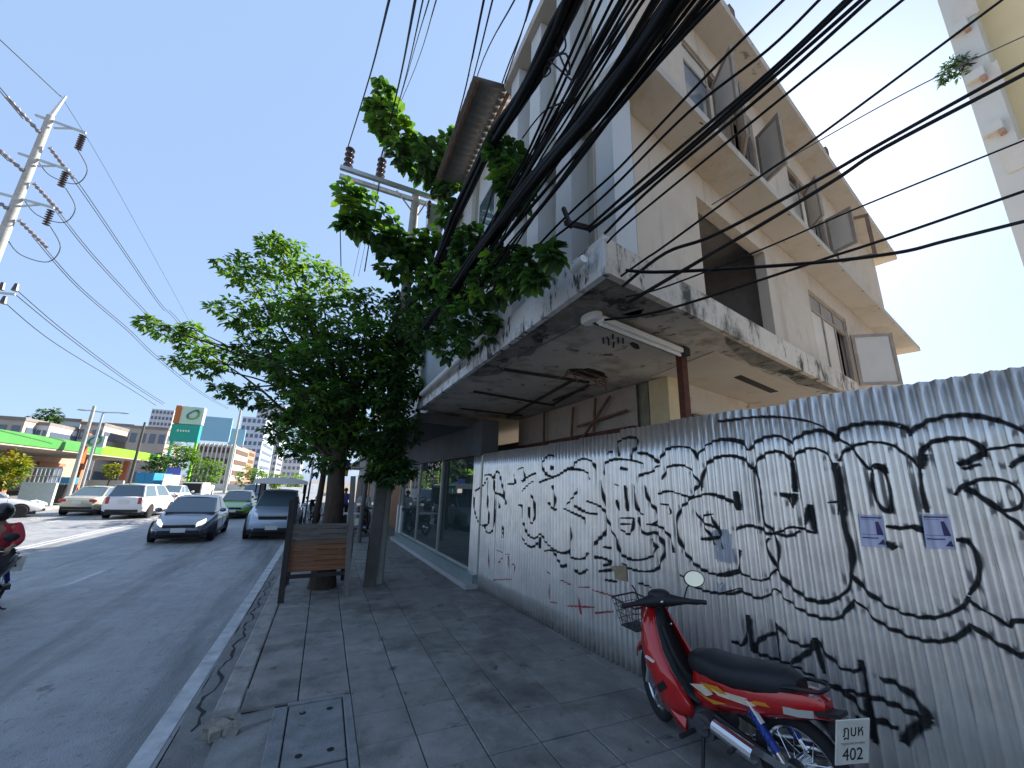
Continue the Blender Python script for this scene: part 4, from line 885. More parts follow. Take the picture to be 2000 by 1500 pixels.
m = MB(); m.bar((xl0+.03, 8.36, zb-.06), (xr0-.03, 8.46, zb-.06), .05, .06); m.build('rail', 'post_dark', pl, off=PB)

# ================================================================== UTILITY POLE AND OTHER POSTS
UP = Vector((1.22, 9.35, 0))
up_ = thing('utility_pole', 'grey concrete utility pole with crossarm rising through the creeper', 'utility pole', UP)
m = MB(); m.tube([(0, 0, 0), (0, 0, 9.5)], .16, 10, True, .105); m.build('pole', 'pole_concrete', up_, smooth=60)
a0, a1 = ony(664, 333, 9.2), ony(862, 398, 9.2)
for dy, dz_ in ((-.12, 0), (.12, -.06)):
    m = MB(); m.bar(a0+Vector((0, dy, dz_)), a1+Vector((0, dy, dz_)), .09, .10); m.build('crossarm', 'steel_galv', up_, off=UP)
for px, py0, py1 in ((679, 328, 287), (742, 347, 308)):
    p0 = ony(px, py0, 9.2); p1 = ony(px+3, py1, 9.2); m = MB()
    pr = [(.035, 0)]
    L = (p1-p0).length
    for k in range(4): pr += [(.05, L*(k+.15)/4), (.115, L*(k+.4)/4), (.10, L*(k+.6)/4), (.045, L*(k+.8)/4)]
    m.lathe(pr, (0, 0, 0), n=12); o = m.build('insulator', 'insulator', up_, smooth=30); o.location = p0-UP
m = MB(); m.bar(ony(775, 372, 9.2), ony(806, 415, 9.2), .03); m.bar(ony(835, 392, 9.2), ony(816, 420, 9.2), .03); m.build('arm_brace', 'steel_galv', up_, off=UP)
tb = ony(843, 425, 9.2); m = MB(); m.box(tb+Vector((.1, 0, 0)), (.42, .3, .62)); m.build('fuse_box', 'steel_galv', up_, off=UP)
m = MB()
for k in range(4): m.tube([tb+Vector((-.14, -.2, .22-k*.13)), tb+Vector((-.14, -.32, .20-k*.13))], .045, 8)
m.build('bushing', 'insulator', up_, off=UP)
m = MB(); m.tube([ony(668, 350, 9.2), ony(664, 420, 9.1), ony(666, 520, 9.0)], .012, 6); m.tube([ony(742, 352, 9.2), ony(730, 420, 9.2), ony(712, 530, 9.2)], .016, 6); m.build('jumper', 'cable_black', up_, off=UP)
m = MB(); m.box((0, 0, 2.4), (.22, .20, 4.8)); o = m.build('old_pole', 'pole_dark', bevel=.012); o.location = (1.08, 9.08, 0); o.rotation_euler = (0, .012, 0); tag(o, 'dark square old pole standing between the planter and the shop step', 'post')
m = MB(); m.tube([(0, 0, 0), (.02, 0, 4.2)], .085, 10); o = m.build('pavement_post', 'post_grey', smooth=60); o.location = onz(700, 1060, 0); tag(o, 'weathered grey post behind the right hand end of the planter', 'post')
m = MB(); m.tube([(0, 0, 0), (0, 0, 3.0)], .045, 8); m.cyl((0, 0, 0), (0, 0, .25), .07); o = m.build('sign_pole', 'steel_galv', smooth=40); p = onz(594, 1022, 0); o.location = p; tag(o, 'thin grey pole with white foot at the kerb behind the planter', 'pole')

# ================================================================== CABLES
CAB = []
def cable(pts, r, label, group, m='cable_black', n=6, seg=6, ext=0.0):
    P = spline(pts, seg)
    if ext: P.append(P[-1]+(P[-1]-P[-2]).normalized()*ext)
    c = P[0]; mb = MB(); mb.tube(P, r, n); o = mb.build('cable', m, off=c, smooth=60); o.location = c; tag(o, label, 'cable', group); return o
def X(L, x0, x1=None): 
    N = len(L); x1 = x0 if x1 is None else x1
    return [onx(px, py, lerp(x0, x1, k/(N-1))) for k, (px, py) in enumerate(L)]
G1 = 'black cables sagging along the street'
def bundle(L, x0, x1, n, rad, rc, label, sd=1):
    base = X(L, x0, x1)
    sp = spline(base, 5); e_ = (sp[-1]-sp[-2]).normalized(); sp += [sp[-1]+e_*q for q in (1.5, 4, 9)]; r = random.Random(sd)
    t = thing('cable_bundle', label, 'cable bundle', sp[0])
    for k in range(n):
        a0_ = 2*math.pi*k/n; q = [rad*r.uniform(.5, 1)*(0 if k == 0 else 1), r.uniform(-.25, .25)]
        pts = []
        for i, p in enumerate(sp):
            d = (sp[min(i+1, len(sp)-1)]-sp[max(i-1, 0)]).normalized(); u = d.cross(Vector((0, 0, 1))).normalized(); v = u.cross(d)
            a = a0_+q[1]*i*.4; ww = q[0]*(1+.25*math.sin(i*.9+k)); pts.append(p+u*math.cos(a)*ww+v*math.sin(a)*ww-sp[0])
        mb = MB(); mb.tube(pts, rc*r.uniform(.7, 1.15), 7); mb.build('strand', 'cable_black', t, smooth=60)
bundle([(760,645),(800,596),(850,520),(900,400),(960,282),(1040,160),(1122,0)], 1.25, 1.2, 10, .06, .036, 'thickest black cable bundle, leftmost of two, sweeping up to the top of the photo', 2)
bundle([(830,640),(872,580),(940,482),(1050,342),(1150,228),(1240,112),(1322,0)], 1.2, 1.15, 9, .042, .026, 'thick black cable bundle right of the other one crossing the building corner', 3)
thin = [[(890,620),(935,510),(990,370),(1033,293),(1160,0)], [(900,600),(930,520),(1050,293),(1133,127),(1196,0)], [(880,600),(910,540),(1033,327),(1087,240),(1220,0)], [(885,610),(915,535),(1040,325),(1092,240),(1232,0)], [(890,590),(920,530),(1057,293),(1140,173),(1257,0)], [(905,590),(935,520),(1087,283),(1190,147),(1285,0)], [(900,605),(928,535),(1075,300),(1180,160),(1276,0)],
        [(925,560),(960,500),(1087,347),(1200,207),(1357,0)], [(940,560),(975,500),(1100,350),(1217,193),(1371,0)], [(950,570),(1000,480),(1117,325),(1263,150),(1402,0)], [(895,615),(925,550),(1045,330),(1105,235),(1242,0)], [(870,610),(905,540),(1020,340),(1070,245),(1210,0)], [(915,580),(950,515),(1095,310),(1200,165),(1338,0)], [(912,570),(945,505),(1070,330),(1160,205),(1300,0)]]
rt_ = random.Random(8)
for L in thin[:12]:
    d0, d1 = rt_.uniform(-14, 14), rt_.uniform(-16, 16); K = len(L)-1; thin = thin+[[(x+lerp(d0, d1, k/K), y+(rt_.uniform(-5, 5) if 0 < k < K else 0)) for k, (x, y) in enumerate(L)]]
RAD = [.011, .010, .014, .009, .010, .016, .012, .010, .010, .009, .008, .008, .012, .016]
for i, L in enumerate(thin):
    cable(X(L, 1.25+.03*(i % 4), 1.15+.05*(i % 3)), RAD[i % 14], 'thin black cable fanning out from the creeper to the top of the photo', G1, ext=8)
G2 = 'cables running over the canopy corner'
def straight(L, x0, x1):   # points on one vertical plane between the two ends, as a hung cable lies
    a, b = onx(*L[0], x0), onx(*L[-1], x1); d = (b.x-a.x, b.y-a.y); return [a]+[onv(px, py, (a.x, a.y), d) for px, py in L[1:-1]]+[b]
side = [[(985,560),(1060,470),(1130,400),(1200,337),(1267,267),(1400,127),(1530,0)], [(1050,487),(1117,437),(1200,363),(1347,217),(1500,97),(1600,0)], [(1147,447),(1173,423),(1283,327),(1500,143),(1652,0)], [(1148,450),(1180,428),(1290,335),(1500,150),(1662,0)], [(1150,453),(1285,345),(1500,160),(1682,0)], [(1180,457),(1280,360),(1500,177),(1697,0)], [(1185,475),(1233,430),(1500,213),(1763,0)]]
for i, L in enumerate(side):
    P = straight(L, 1.45 if i < 2 else 1.66, 2.35)
    cable(P, [.011, .010, .012, .012, .012, .011, .008][i], ['leftmost cable over the canopy corner, crossing the first third floor window', 'cable passing just above the corner bracket, second from the left over the canopy corner', 'first of three close cables leaving the corner bracket to the upper right', 'middle of three close cables leaving the corner bracket to the upper right', 'last of three close cables leaving the corner bracket to the upper right', 'cable just below the three close ones at the corner bracket', 'thinnest cable from the canopy corner to the top edge, lowest over the second floor wall'][i], G2, ext=6)
G3 = 'cables crossing in front of the side wall'
cross = [([(1212,540),(1263,504),(1300,479),(1477,350),(1600,265),(1957,0)], .008, 1.75, 3.2), ([(1215,560),(1300,494),(1400,457),(1600,350),(1727,277),(2010,120)], .012, 1.78, 3.6), ([(1225,592),(1300,548),(1480,443),(1633,350),(1730,287),(2010,140)], .013, 1.8, 3.6), ([(1222,580),(1300,560),(1493,485),(1683,403),(2010,270)], .006, 1.76, 3.8), ([(1180,625),(1300,605),(1564,521),(1627,500),(1730,467),(2010,370)], .010, 1.85, 3.9), ([(1222,528),(1305,531),(1570,515),(1750,494),(1849,470),(2010,430)], .012, 1.76, 3.9), ([(1390,400),(1600,275),(1800,165),(2010,66)], .004, 2.2, 3.9)]
cl = ['thin cable from the canopy corner to the top right corner', 'upper of two close thick cables crossing in front of the side wall', 'lower of two close thick cables crossing in front of the side wall', 'thin brown cable under the pair crossing the side wall', 'cable from under the canopy lamp towards the right edge', 'lowest thick cable nearly level across the dark opening', 'hair thin pale wire high across the sky on the right']
for i, (L, r, x0, x1) in enumerate(cross):
    P = straight(L, x0, x1); cable(P, r, cl[i], G3, m='cable_black' if i != 6 else 'cable_grey', ext=14)
G4 = 'overhead wires left of the building'
for i, (L, y0, y1, r) in enumerate([([(680,286),(722,150),(760,0)], 9.2, 3, .012), ([(745,308),(780,160),(811,0)], 9.2, 3, .014), ([(748,308),(790,160),(826,0)], 9.2, 3, .008), ([(700,540),(750,310),(800,130),(838,0)], 16, 3, .007), ([(690,540),(742,310),(812,130),(852,0)], 16, 3, .007), ([(870,310),(905,190),(945,0)], 8.5, 3, .013), ([(872,315),(915,185),(962,0)], 8.5, 3, .010), ([(880,330),(935,140),(1005,0)], 8.5, 3, .010), ([(900,420),(940,290),(985,150),(1020,60),(1037,0)], 8, 3, .014), ([(905,410),(960,240),(1000,120)], 8, 4.2, .009)]):
    N = len(L); P = [ony(px, py, lerp(y0, y1, k/(N-1))) for k, (px, py) in enumerate(L)]
    cable(P, r, ['wire from the left insulator on the crossarm up to the top edge', 'thicker wire from the right insulator on the crossarm up to the top edge', 'thin wire beside the one from the right insulator on the crossarm', 'faint thin wire behind the crossarm, left of two', 'faint thin wire behind the crossarm, right of two', 'wire just left of the corrugated awning corner', 'second wire from the left of the pair at the awning corner', 'wire crossing the sky to the awning corner, slanting most', 'dark wire crossing the corrugated awning near the roof edge', 'short dark wire beside the roof edge over the awning'][i], G4, ext=7)
m_loose = [([(1073,60),(1110,145),(1105,105),(1070,118)], 1.2), ([(1075,120),(1120,160)], 1.2), ([(1020,270),(1060,220),(1100,200)], 1.25), ([(1070,125),(1075,140),(1062,150),(1066,128)], 1.2), ([(1100,60),(1105,90),(1095,104),(1085,106)], 1.2)]
for (L, x), lb in zip(m_loose, ('looped wire end hanging at the lower side of the thickest bundle', 'short straight wire stub crossing from the thickest bundle to the thin cables', 'curved tie wire bridging the two thick bundles lower down', 'small wire curl under the thickest bundle', 'second wire loop above the small curl on the thickest bundle')): cable(X(L, x), .007, lb, 'loose wire ends on the bundles')

# ================================================================== TRANSMISSION POLE ON THE FAR SIDE
TX, TY = -15.6, 25.6
TP = Vector((TX, TY, -.05)); tp = thing('transmission_pole', 'tall pale concrete transmission pole with three crossarms at the left edge', 'utility pole', TP)
zt_ = ony(106, 228, TY).z
m = MB(); m.tube([(0, 0, 0), (0, 0, zt_)], .27, 12, True, .15); m.build('pole', 'pole_concrete', tp, smooth=60)
m = MB(); m.tube([(0, 0, zt_), (.25, 0, zt_+1.5)], .10, 8, True, .05); m.build('pole_top', 'plain_white', tp)
for k, (a, b, ib) in enumerate((((104, 238), (168, 260), (152, 293)), ((72, 312), (135, 332), (128, 367)), ((38, 390), (106, 406), (98, 442)))):
    A0, B0 = ony(*a, TY), ony(*b, TY); m = MB(); m.bar(A0-Vector((.7, 0, -.1)), B0, .10, .10); m.bar(A0+Vector((.1, 0, -.35)), A0.lerp(B0, .6), .07, .07); m.build('crossarm', 'steel_galv', tp, off=TP)
    I0 = ony(b[0]-6, b[1]+4, TY); I1 = ony(*ib, TY); L = (I1-I0).length; pr = []
    for q in range(7): pr += [(.05, -L*(q+.1)/7), (.15, -L*(q+.45)/7), (.05, -L*(q+.8)/7)]
    m = MB(); m.lathe(pr, (0, 0, 0), n=10); o = m.build('insulator', 'insulator', tp); o.location = I0-TP
    m = MB(); m.tube(spline([I1, I1+Vector((.5, .2, -.9)), I1+Vector((.1, .5, -1.7)), I1+Vector((-.9, .5, -1.6)), I1+Vector((-1.5, .5, -1.0))], 5), .022, 5); m.build('jumper', 'cable_thin', tp, off=TP)
for a, b in (((97, 288), (118, 318)), ((66, 358), (92, 388)), ((37, 430), (62, 458)), ((45, 228), (84, 266)), ((16, 312), (52, 340)), ((-6, 396), (20, 412))):
    P0 = ony(*a, TY); P1_ = ony(*b, TY); d = Vector((.0, 1.2 if a[0] in (97, 66, 37) else -1.2, 0)); m = MB()
    q0, q1 = (P0, P1_+d*1) if d.y > 0 else (P0+d, P1_)
    pts = [q0.lerp(q1, t/14) for t in range(15)]; m.tube(pts, [.05 if t % 2 else .115 for t in range(15)], 8); m.build('insulator', 'insulator_grey', tp, off=TP)
G5 = 'transmission lines over the far pavement'
for kk, (L, x0) in enumerate((([(118,320),(160,375),(250,506),(314,599),(357,642),(470,790)], TX), ([(122,318),(164,372),(256,508),(318,598),(361,640),(472,788)], TX), ([(92,390),(170,490),(250,578),(300,632),(430,780)], TX), ([(96,388),(174,488),(254,576),(304,630),(434,778)], TX), ([(62,460),(150,560),(250,647),(303,698),(389,767),(445,799)], TX), ([(66,458),(154,558),(254,645),(307,696),(392,765),(447,797)], TX))):
    cable([onx(px, py, x0+.02*k) for k, (px, py) in enumerate(L)], .022, ['left wire of the pair from the top crossarm of the tall pole', 'right wire of the pair from the top crossarm of the tall pole', 'left wire of the pair from the middle crossarm of the tall pole', 'right wire of the pair from the middle crossarm of the tall pole', 'left wire of the pair from the lowest crossarm of the tall pole', 'right wire of the pair from the lowest crossarm of the tall pole'][kk], G5, m='cable_thin')
for kk, L in enumerate(([(-40,130),(45,232)], [(-40,124),(49,229)], [(-40,262),(16,314)], [(-40, 40),(118,188)])):
    P = [onx(px, py, TX) for px, py in L]; cable([P[0]+(P[0]-P[1]).normalized()*8, *P], .022, ['lower wire of the close pair entering at the top left insulator of the tall pole', 'upper wire of the close pair entering at the top left insulator of the tall pole', 'single wire entering at the middle left insulator of the tall pole', 'faint wire from the left edge to the very tip of the tall pole'][kk], 'wires left of the tall pole', m='cable_thin')
cable([onx(px, py, TX) for px, py in ((118,186),(200,320),(300,500),(420,720))], .012, 'very faint earth wire from the tip of the tall pole', G5, m='cable_thin')
m = MB(); p0 = ony(-30, 572, 24.5); p1 = ony(30, 575, 24.5); m.bar((-.9, 0, 0), (p1-p0)+Vector((0, 0, 0)), .09, .09); 
lowarm = m.build('low_crossarm', 'steel_galv', tp, off=TP-p0)
for q in ((29, 560), (6, 585), (2, 558)):
    m = MB(); p = ony(q[0], q[1]+6, 24.5); m.tube([p-Vector((0, 0, .05)), p+Vector((0, 0, .3))], [.12, .07], 8); m.build('insulator', 'insulator', tp, off=TP)
for kk, L in enumerate(([(32,566),(130,650),(250,741),(322,788)], [(30,575),(128,655),(250,746),(318,790)], [(8,590),(110,672),(250,757),(305,792)])):
    cable([onx(px, py, -15) for px, py in L], .02, ['upper of three low wires sloping over the petrol station', 'middle of three low wires sloping over the petrol station', 'lowest of three low wires sloping over the petrol station'][kk], 'low wires over the petrol station', m='cable_thin')
# ================================================================== VEHICLES
def wheel(par, x, y, r, wd=.2, side=1):
    m = MB(); m.lathe([(r*.66, -wd/2), (r*.9, -wd/2), (r, -wd*.34), (r, wd*.34), (r*.9, wd/2), (r*.66, wd/2)], axis='y', n=22)
    w = m.build('wheel', 'car_tyre', par, smooth=35); w.location = (x, y, r)
    q = MB(); o = side*wd*.42
    q.lathe([(.001, o), (r*.16, o+.01*side), (r*.2, o)], axis='y', n=10)
    for k in range(5):
        a = 2*math.pi*k/5; q.bar((r*.12*math.cos(a), o, r*.12*math.sin(a)), (r*.64*math.cos(a), o-.01*side, r*.64*math.sin(a)), r*.2, .03, up=(0, 1, 0))
    q.torus((0, o-.008*side, 0), r*.66, .022, 'y', 20, 6)
    q.build('rim', 'car_rim', w, smooth=40)
    b = MB(); b.cyl((0, o-.07*side, 0), (0, o-.06*side, 0), r*.66, n=16); b.build('brake_disc', 'car_dark', w)
    return w
def car(label, cat, loc, rz, paint, L=4.5, W=1.76, H=1.47, kind='sedan', group='cars in the road', plate=True, name='car', roofm=None, lowm=None, chrome=False, lampm='lamp_clear'):
    t = thing(name, label, cat, loc, rz, group)
    h = L/2; zb = .20; belt = {'sedan': .93, 'suv': 1.08, 'mpv': 1.04, 'pickup': 1.12}[kind]*H/{'sedan': 1.47, 'suv': 1.72, 'mpv': 1.68, 'pickup': 1.75}[kind]
    hood = belt-.06 if kind != 'mpv' else belt-.02
    if kind == 'sedan': st = [(-h, .44, belt-.16, .72), (-h+.10, .30, belt-.05, .82), (-h+.5, .22, belt+.03, .965), (-h+1.1, .2, belt+.04, 1), (0, .2, belt, 1), (h-1.35, .2, belt-.02, .99), (h-.75, .21, hood-.10, .96), (h-.28, .23, hood-.21, .87), (h-.06, .28, hood-.30, .74), (h, .36, hood-.40, .62)]
    else: st = [(-h, .46, belt-.02, .86), (-h+.08, .34, belt+.02, .93), (-h+.45, .27, belt+.02, .98), (-h+1.2, .25, belt+.01, 1), (0, .25, belt, 1), (h-1.25, .25, belt-.02, .99), (h-.7, .26, hood-.06, .97), (h-.25, .28, hood-.15, .91), (h-.05, .33, hood-.24, .80), (h, .40, hood-.36, .70)]
    m = MB(); rings = []
    for x, z0, z1, wf in st:
        w2 = W/2*wf; half = [(0, z0), (w2*.8, z0), (w2*.955, z0+.07), (w2, lerp(z0, z1, .38)), (w2*.995, lerp(z0, z1, .62)), (w2*.965, z1-.10), (w2*.90, z1-.015), (w2*.5, z1+.018), (0, z1+.024)]
        rings.append([Vector((x, y, z)) for y, z in half]+[Vector((x, -y, z)) for y, z in half[-2:0:-1]])
    m.loft(rings); body = m.build('body', paint, t, smooth=34)
    # greenhouse
    if kind == 'sedan': g0, g1, g2, g3 = -h+.62, -h+1.45, h-1.98, h-1.22
    elif kind == 'pickup': g0, g1, g2, g3 = -h+1.75, -h+1.95, h-1.95, h-1.25
    elif kind == 'mpv': g0, g1, g2, g3 = -h+.10, -h+.40, h-1.75, h-.75
    else: g0, g1, g2, g3 = -h+.12, -h+.55, h-1.95, h-1.20
    zbt = belt-.01; zt = H; wb = W/2*.90; wt = W/2*.70
    def gp_(x, zf):  # half-width at height fraction
        return lerp(wb, wt, zf)
    m = MB(); rr = []
    def ringx(x, z1, ww, k): return [Vector((x, y*ww, z1+k*c)) for y, c in ((1, -.05), (.93, -.015), (.5, .012), (0, .02), (-.5, .012), (-.93, -.015), (-1, -.05))]
    base = [Vector((g0, wb*.92, zbt)), Vector((g0, -wb*.92, zbt)), Vector((g3, -wb*.92, zbt)), Vector((g3, wb*.92, zbt))]
    top_ = [Vector((g1, wt*.95, zt-.05)), Vector((g1, -wt*.95, zt-.05)), Vector((g2, -wt*.97, zt-.06)), Vector((g2, wt*.97, zt-.06))]
    m.add(base+top_, [(0, 1, 5, 4), (1, 2, 6, 5), (2, 3, 7, 6), (3, 0, 4, 7)])
    xs_ = [g1-.02, lerp(g1, g2, .3), lerp(g1, g2, .7), g2+.02]; zz_ = [zt-.045, zt, zt-.005, zt-.055]
    rings = [ringx(x, z, wt*1.0, 1.0) for x, z in zip(xs_, zz_)]
    m.loft(rings, cap=False, closed=False)
    m.build('cabin', roofm or paint, t, smooth=30)
    def panel(a, b, c, d, nm, mt_='car_glass', inset=.06, push=.008):
        P = [Vector(q) for q in (a, b, c, d)]; cen = sum(P, Vector())/4; n = (P[1]-P[0]).cross(P[3]-P[0]).normalized()
        if n.dot(cen-Vector((0, 0, .6))) < 0: n = -n
        Q = [p.lerp(cen, inset)+n*push for p in P]; mb = MB(); mb.slab(Q, .004) if (Q[1]-Q[0]).cross(Q[2]-Q[0]).dot(n) > 0 else mb.slab(Q[::-1], .004); return mb.build(nm, mt_, t)
    panel(base[3], base[2], top_[2], top_[3], 'windshield', inset=.05); panel(base[0], base[1], top_[1], top_[0], 'rear_window', inset=.07)
    for s in (0, 1):
        b0, b3, t0, t3 = (base[0], base[3], top_[0], top_[3]) if s == 0 else (base[1], base[2], top_[1], top_[2])
        mid = .48; bm, tm_ = b0.lerp(b3, mid), t0.lerp(t3, mid)
        panel(b0.lerp(b3, .04), bm.lerp(b0, .03), tm_.lerp(t0, .03), t0, 'side_window', inset=.09); panel(bm.lerp(b3, .03), b3.lerp(b0, .04), t3, tm_.lerp(t3, .03), 'side_window', inset=.09)
        y = (1 if s == 0 else -1)
        mm = MB(); mm.ball((g3-.18, y*(W/2+.06), belt+.07), (.06, .11, .075), 8, 6); mm.build('mirror', paint, t, smooth=True)
        for xx in (-.35, .55): mm = MB(); mm.box((xx-.25, y*(W/2*1.0+.004), belt-.16), (.18, .025, .03)); mm.build('door_handle', 'car_dark' if not chrome else 'chrome', t)
        for xx in (-.98, -.02, .92): mm = MB(); mm.box((xx, y*(W/2+.0015), .62), (.010, .006, .5)); mm.build('door_seam', 'car_dark', t)
        mm = MB(); mm.box((0, y*W/2*.97, zb+.05), (L-1.9, .06, .10)); mm.build('sill', 'car_dark', t)
    r = {'sedan': .305, 'suv': .35, 'mpv': .325, 'pickup': .37}[kind]; xf, xr = h-.88, -h+.85
    for x in (xf, xr):
        for s in (1, -1):
            a = MB(); a.cyl((x, s*(W/2-.12), r+.02), (x, s*(W/2+.004), r+.02), r*1.16, n=24); a.build('wheel_arch', 'car_dark', t)
            wheel(t, x, s*(W/2-.075), r, .19, s)
    # front
    fz = st[-2][2]
    for s in (1, -1):
        q = MB(); q.loft([[Vector((h-.02-k*.10, s*(W*.265+k*.062), fz+.06+k*.035+dz)) + Vector((.07 if dz < 0 else .03, 0, 0)) for dz in (-.09, .035)]+[Vector((h-.20-k*.13, s*(W*.265+k*.055), fz+.035+k*.035)), Vector((h-.24-k*.13, s*(W*.265+k*.055), fz-.035+k*.035))] for k in range(4)]); q.build('headlight', lampm, t)
        q = MB(); q.box((h-.09, s*W*.33, .38), (.10, .16, .09)); q.build('fog_lamp', 'car_dark', t)
        q = MB(); q.box((-h+.06, s*W*.355, belt-.17), (.14, .30 if kind == 'sedan' else .16, .15 if kind == 'sedan' else .34)); q.build('tail_light', 'lamp_red', t, bevel=.02)
    q = MB(); q.box((h-.035, 0, fz-.03), (.09, W*.50, .10 if kind == 'sedan' else .17)); q.build('grille', 'car_dark', t, bevel=.02)
    q = MB(); q.box((h-.02, 0, fz+.03), (.085, W*.50, .028)); q.build('grille_trim', 'chrome', t)
    q = MB(); q.box((h-.03, 0, .36), (.08, W*.62, .15)); q.build('air_intake', 'car_dark', t, bevel=.02)
    q = MB(); q.box((-h+.02, 0, .40), (.10, W*.72, .13)); q.build('rear_bumper', lowm or 'car_dark', t, bevel=.03)
    if plate:
        for x, z in ((h+.015, .44), (-h-.035, belt-.26)): q = MB(); q.box((x, 0, z), (.02, .40, .14)); q.build('number_plate', 'plate_white', t)
    q = MB(); q.box((h-.75, 0, zb-.02), (.9, W*.7, .08)); q.box((0, 0, zb+.04), (L-.6, W*.86, .12)); q.build('underbody', 'car_dark', t)
    return t
def paint(name, c, metal=.35, rough=.28): return mat(name, c, rough, metal, var=.05, scale=2, coat=.9)
paint('paint_grey', (.15, .17, .21)); paint('paint_taxi', (.16, .36, .06), .05); paint('paint_dark', (.03, .035, .05)); paint('paint_blue', (.42, .50, .60), .2); paint('paint_white', (.68, .68, .70), .0); paint('paint_beige', (.52, .48, .36), .3); paint('paint_silver', (.62, .62, .64), .3); paint('paint_taxi_yellow', (.50, .42, .05), .05)
F180 = -math.pi/2
def at(px, py): return onz(px, py, ROADZ)
p = at(333, 1062); car('dark grey sedan driving towards the camera in the middle lane, nearest whole car', 'car', (p.x+.05, p.y+2.1, ROADZ), F180+.05, 'paint_grey', 4.55, 1.80, 1.50, lampm='lamp_lit')
p = at(441, 1014); car('green and yellow taxi sedan behind the dark grey sedan', 'taxi', (p.x+.1, p.y+2.2, ROADZ), F180+.04, 'paint_taxi', 4.5, 1.76, 1.50, roofm='paint_taxi_yellow', name='taxi')
p = at(478, 999); car('dark blue sport utility car behind the taxi', 'car', (p.x+.15, p.y+2.3, ROADZ), F180+.02, 'paint_dark', 4.7, 1.86, 1.80, 'suv')
p = at(520, 1055); pk = car('light blue pickup truck with a canvas roof rack in the kerb lane', 'pickup truck', (p.x+.05, p.y+2.45, ROADZ), F180+.02, 'paint_blue', 5.1, 1.86, 1.78, 'pickup', name='pickup_truck', lowm='chrome')
m = MB()
for x in (-2.35, -.2, 1.15):
    for s in (1, -1): m.bar((x, s*.86, 1.0 if x < 0 else 1.66), (x, s*.86, 2.06), .05)
m.build('roof_frame', 'car_dark', pk)
m = MB(); m.loft([[Vector((x, y, z)) for y, z in ((-.98, 2.02), (-.95, 2.16), (-.5, 2.26), (0, 2.28), (.5, 2.26), (.95, 2.16), (.98, 2.02))] for x in (-2.5, -1, .4, 1.35)]); m.build('canvas_roof', 'paint_silver', pk, smooth=40)
for s in (1, -1): m = MB(); m.box((-1.6, s*.9, 1.6), (1.7, .04, .9)); m.build('side_canvas', 'car_dark', pk)
p = at(243, 1014); car('white people carrier seen from behind in the far lane', 'car', (p.x-.15, p.y+2.3, ROADZ), math.pi/2-.03, 'paint_white', 4.6, 1.84, 1.74, 'mpv', group='cars driving away')
p = at(152, 1008); car('beige sedan seen from behind on the far side', 'car', (p.x-.1, p.y+2.3, ROADZ), math.pi/2-.05, 'paint_beige', 4.5, 1.76, 1.52, group='cars driving away')
p = at(80, 1008); car('silver white sedan half cut off by the left edge of the photo', 'car', (p.x-1.95, p.y-1.08, ROADZ), .5, 'paint_silver', 4.5, 1.78, 1.50, group='cars driving away')
p = at(318, 990); car('white sedan in front of the white people carrier', 'car', (p.x, p.y+2.0, ROADZ), math.pi/2, 'paint_white', 4.4, 1.76, 1.55, group='cars driving away')
# box lorries on the far side
def truck(label, px0, px1, pyb, pyt, y, boxm, openm=None):
    a = ony(px0, pyb, y); b = ony(px1, pyt, y); W_ = b.x-a.x; z1 = b.z; t = thing('box_truck', label, 'truck', ((a.x+b.x)/2, y, ROADZ))
    H_ = z1-ROADZ
    m = MB(); m.box((0, 2.2, H_*.60), (W_, 4.4, H_*.80)); m.build('cargo_box', boxm, t, bevel=.03)
    if openm: m = MB(); m.box((0, -.01, H_*.62), (W_*.86, .06, H_*.62)); m.build('open_back', openm, t)
    else:
        m = MB()
        for s in (-.25, .25): m.box((W_*s, -.02, H_*.6), (W_*.47, .04, H_*.72))
        m.build('rear_door', boxm, t)
    m = MB(); m.box((0, 5.3, H_*.45), (W_*.9, 1.6, H_*.7)); m.build('cab', 'plain_white', t, bevel=.08)
    m = MB(); m.box((0, 2.6, .55), (W_*.5, 5.6, .2)); m.build('chassis', 'car_dark', t)
    for yy in (.9, 5.2):
        for s in (1, -1): m = MB(); m.cyl((s*W_*.34, yy, .42), (s*W_*.46, yy, .42), .42, n=18); m.build('wheel', 'car_tyre', t)
    return t
mat('truck_blue', (.03, .24, .42), .5, var=.15, scale=1); mat('truck_side', (.6, .58, .55), .6, var=.1)
tk = truck('lorry with a bright blue cargo box behind the parked cars on the far side', 250, 303, 992, 924, 44, 'truck_blue')
m = MB(); a = ony(306, 990, 44); hz = ony(277, 924, 44).z-ROADZ; m.box((a.x-tk.location.x-.02, 2.2, hz*.6), (.06, 4.36, hz*.74)); m.build('side_panel', 'truck_side', tk)
truck('lorry with an open dark cargo bay behind the grey sedan', 346, 397, 985, 943, 56, 'truck_side', 'car_dark')
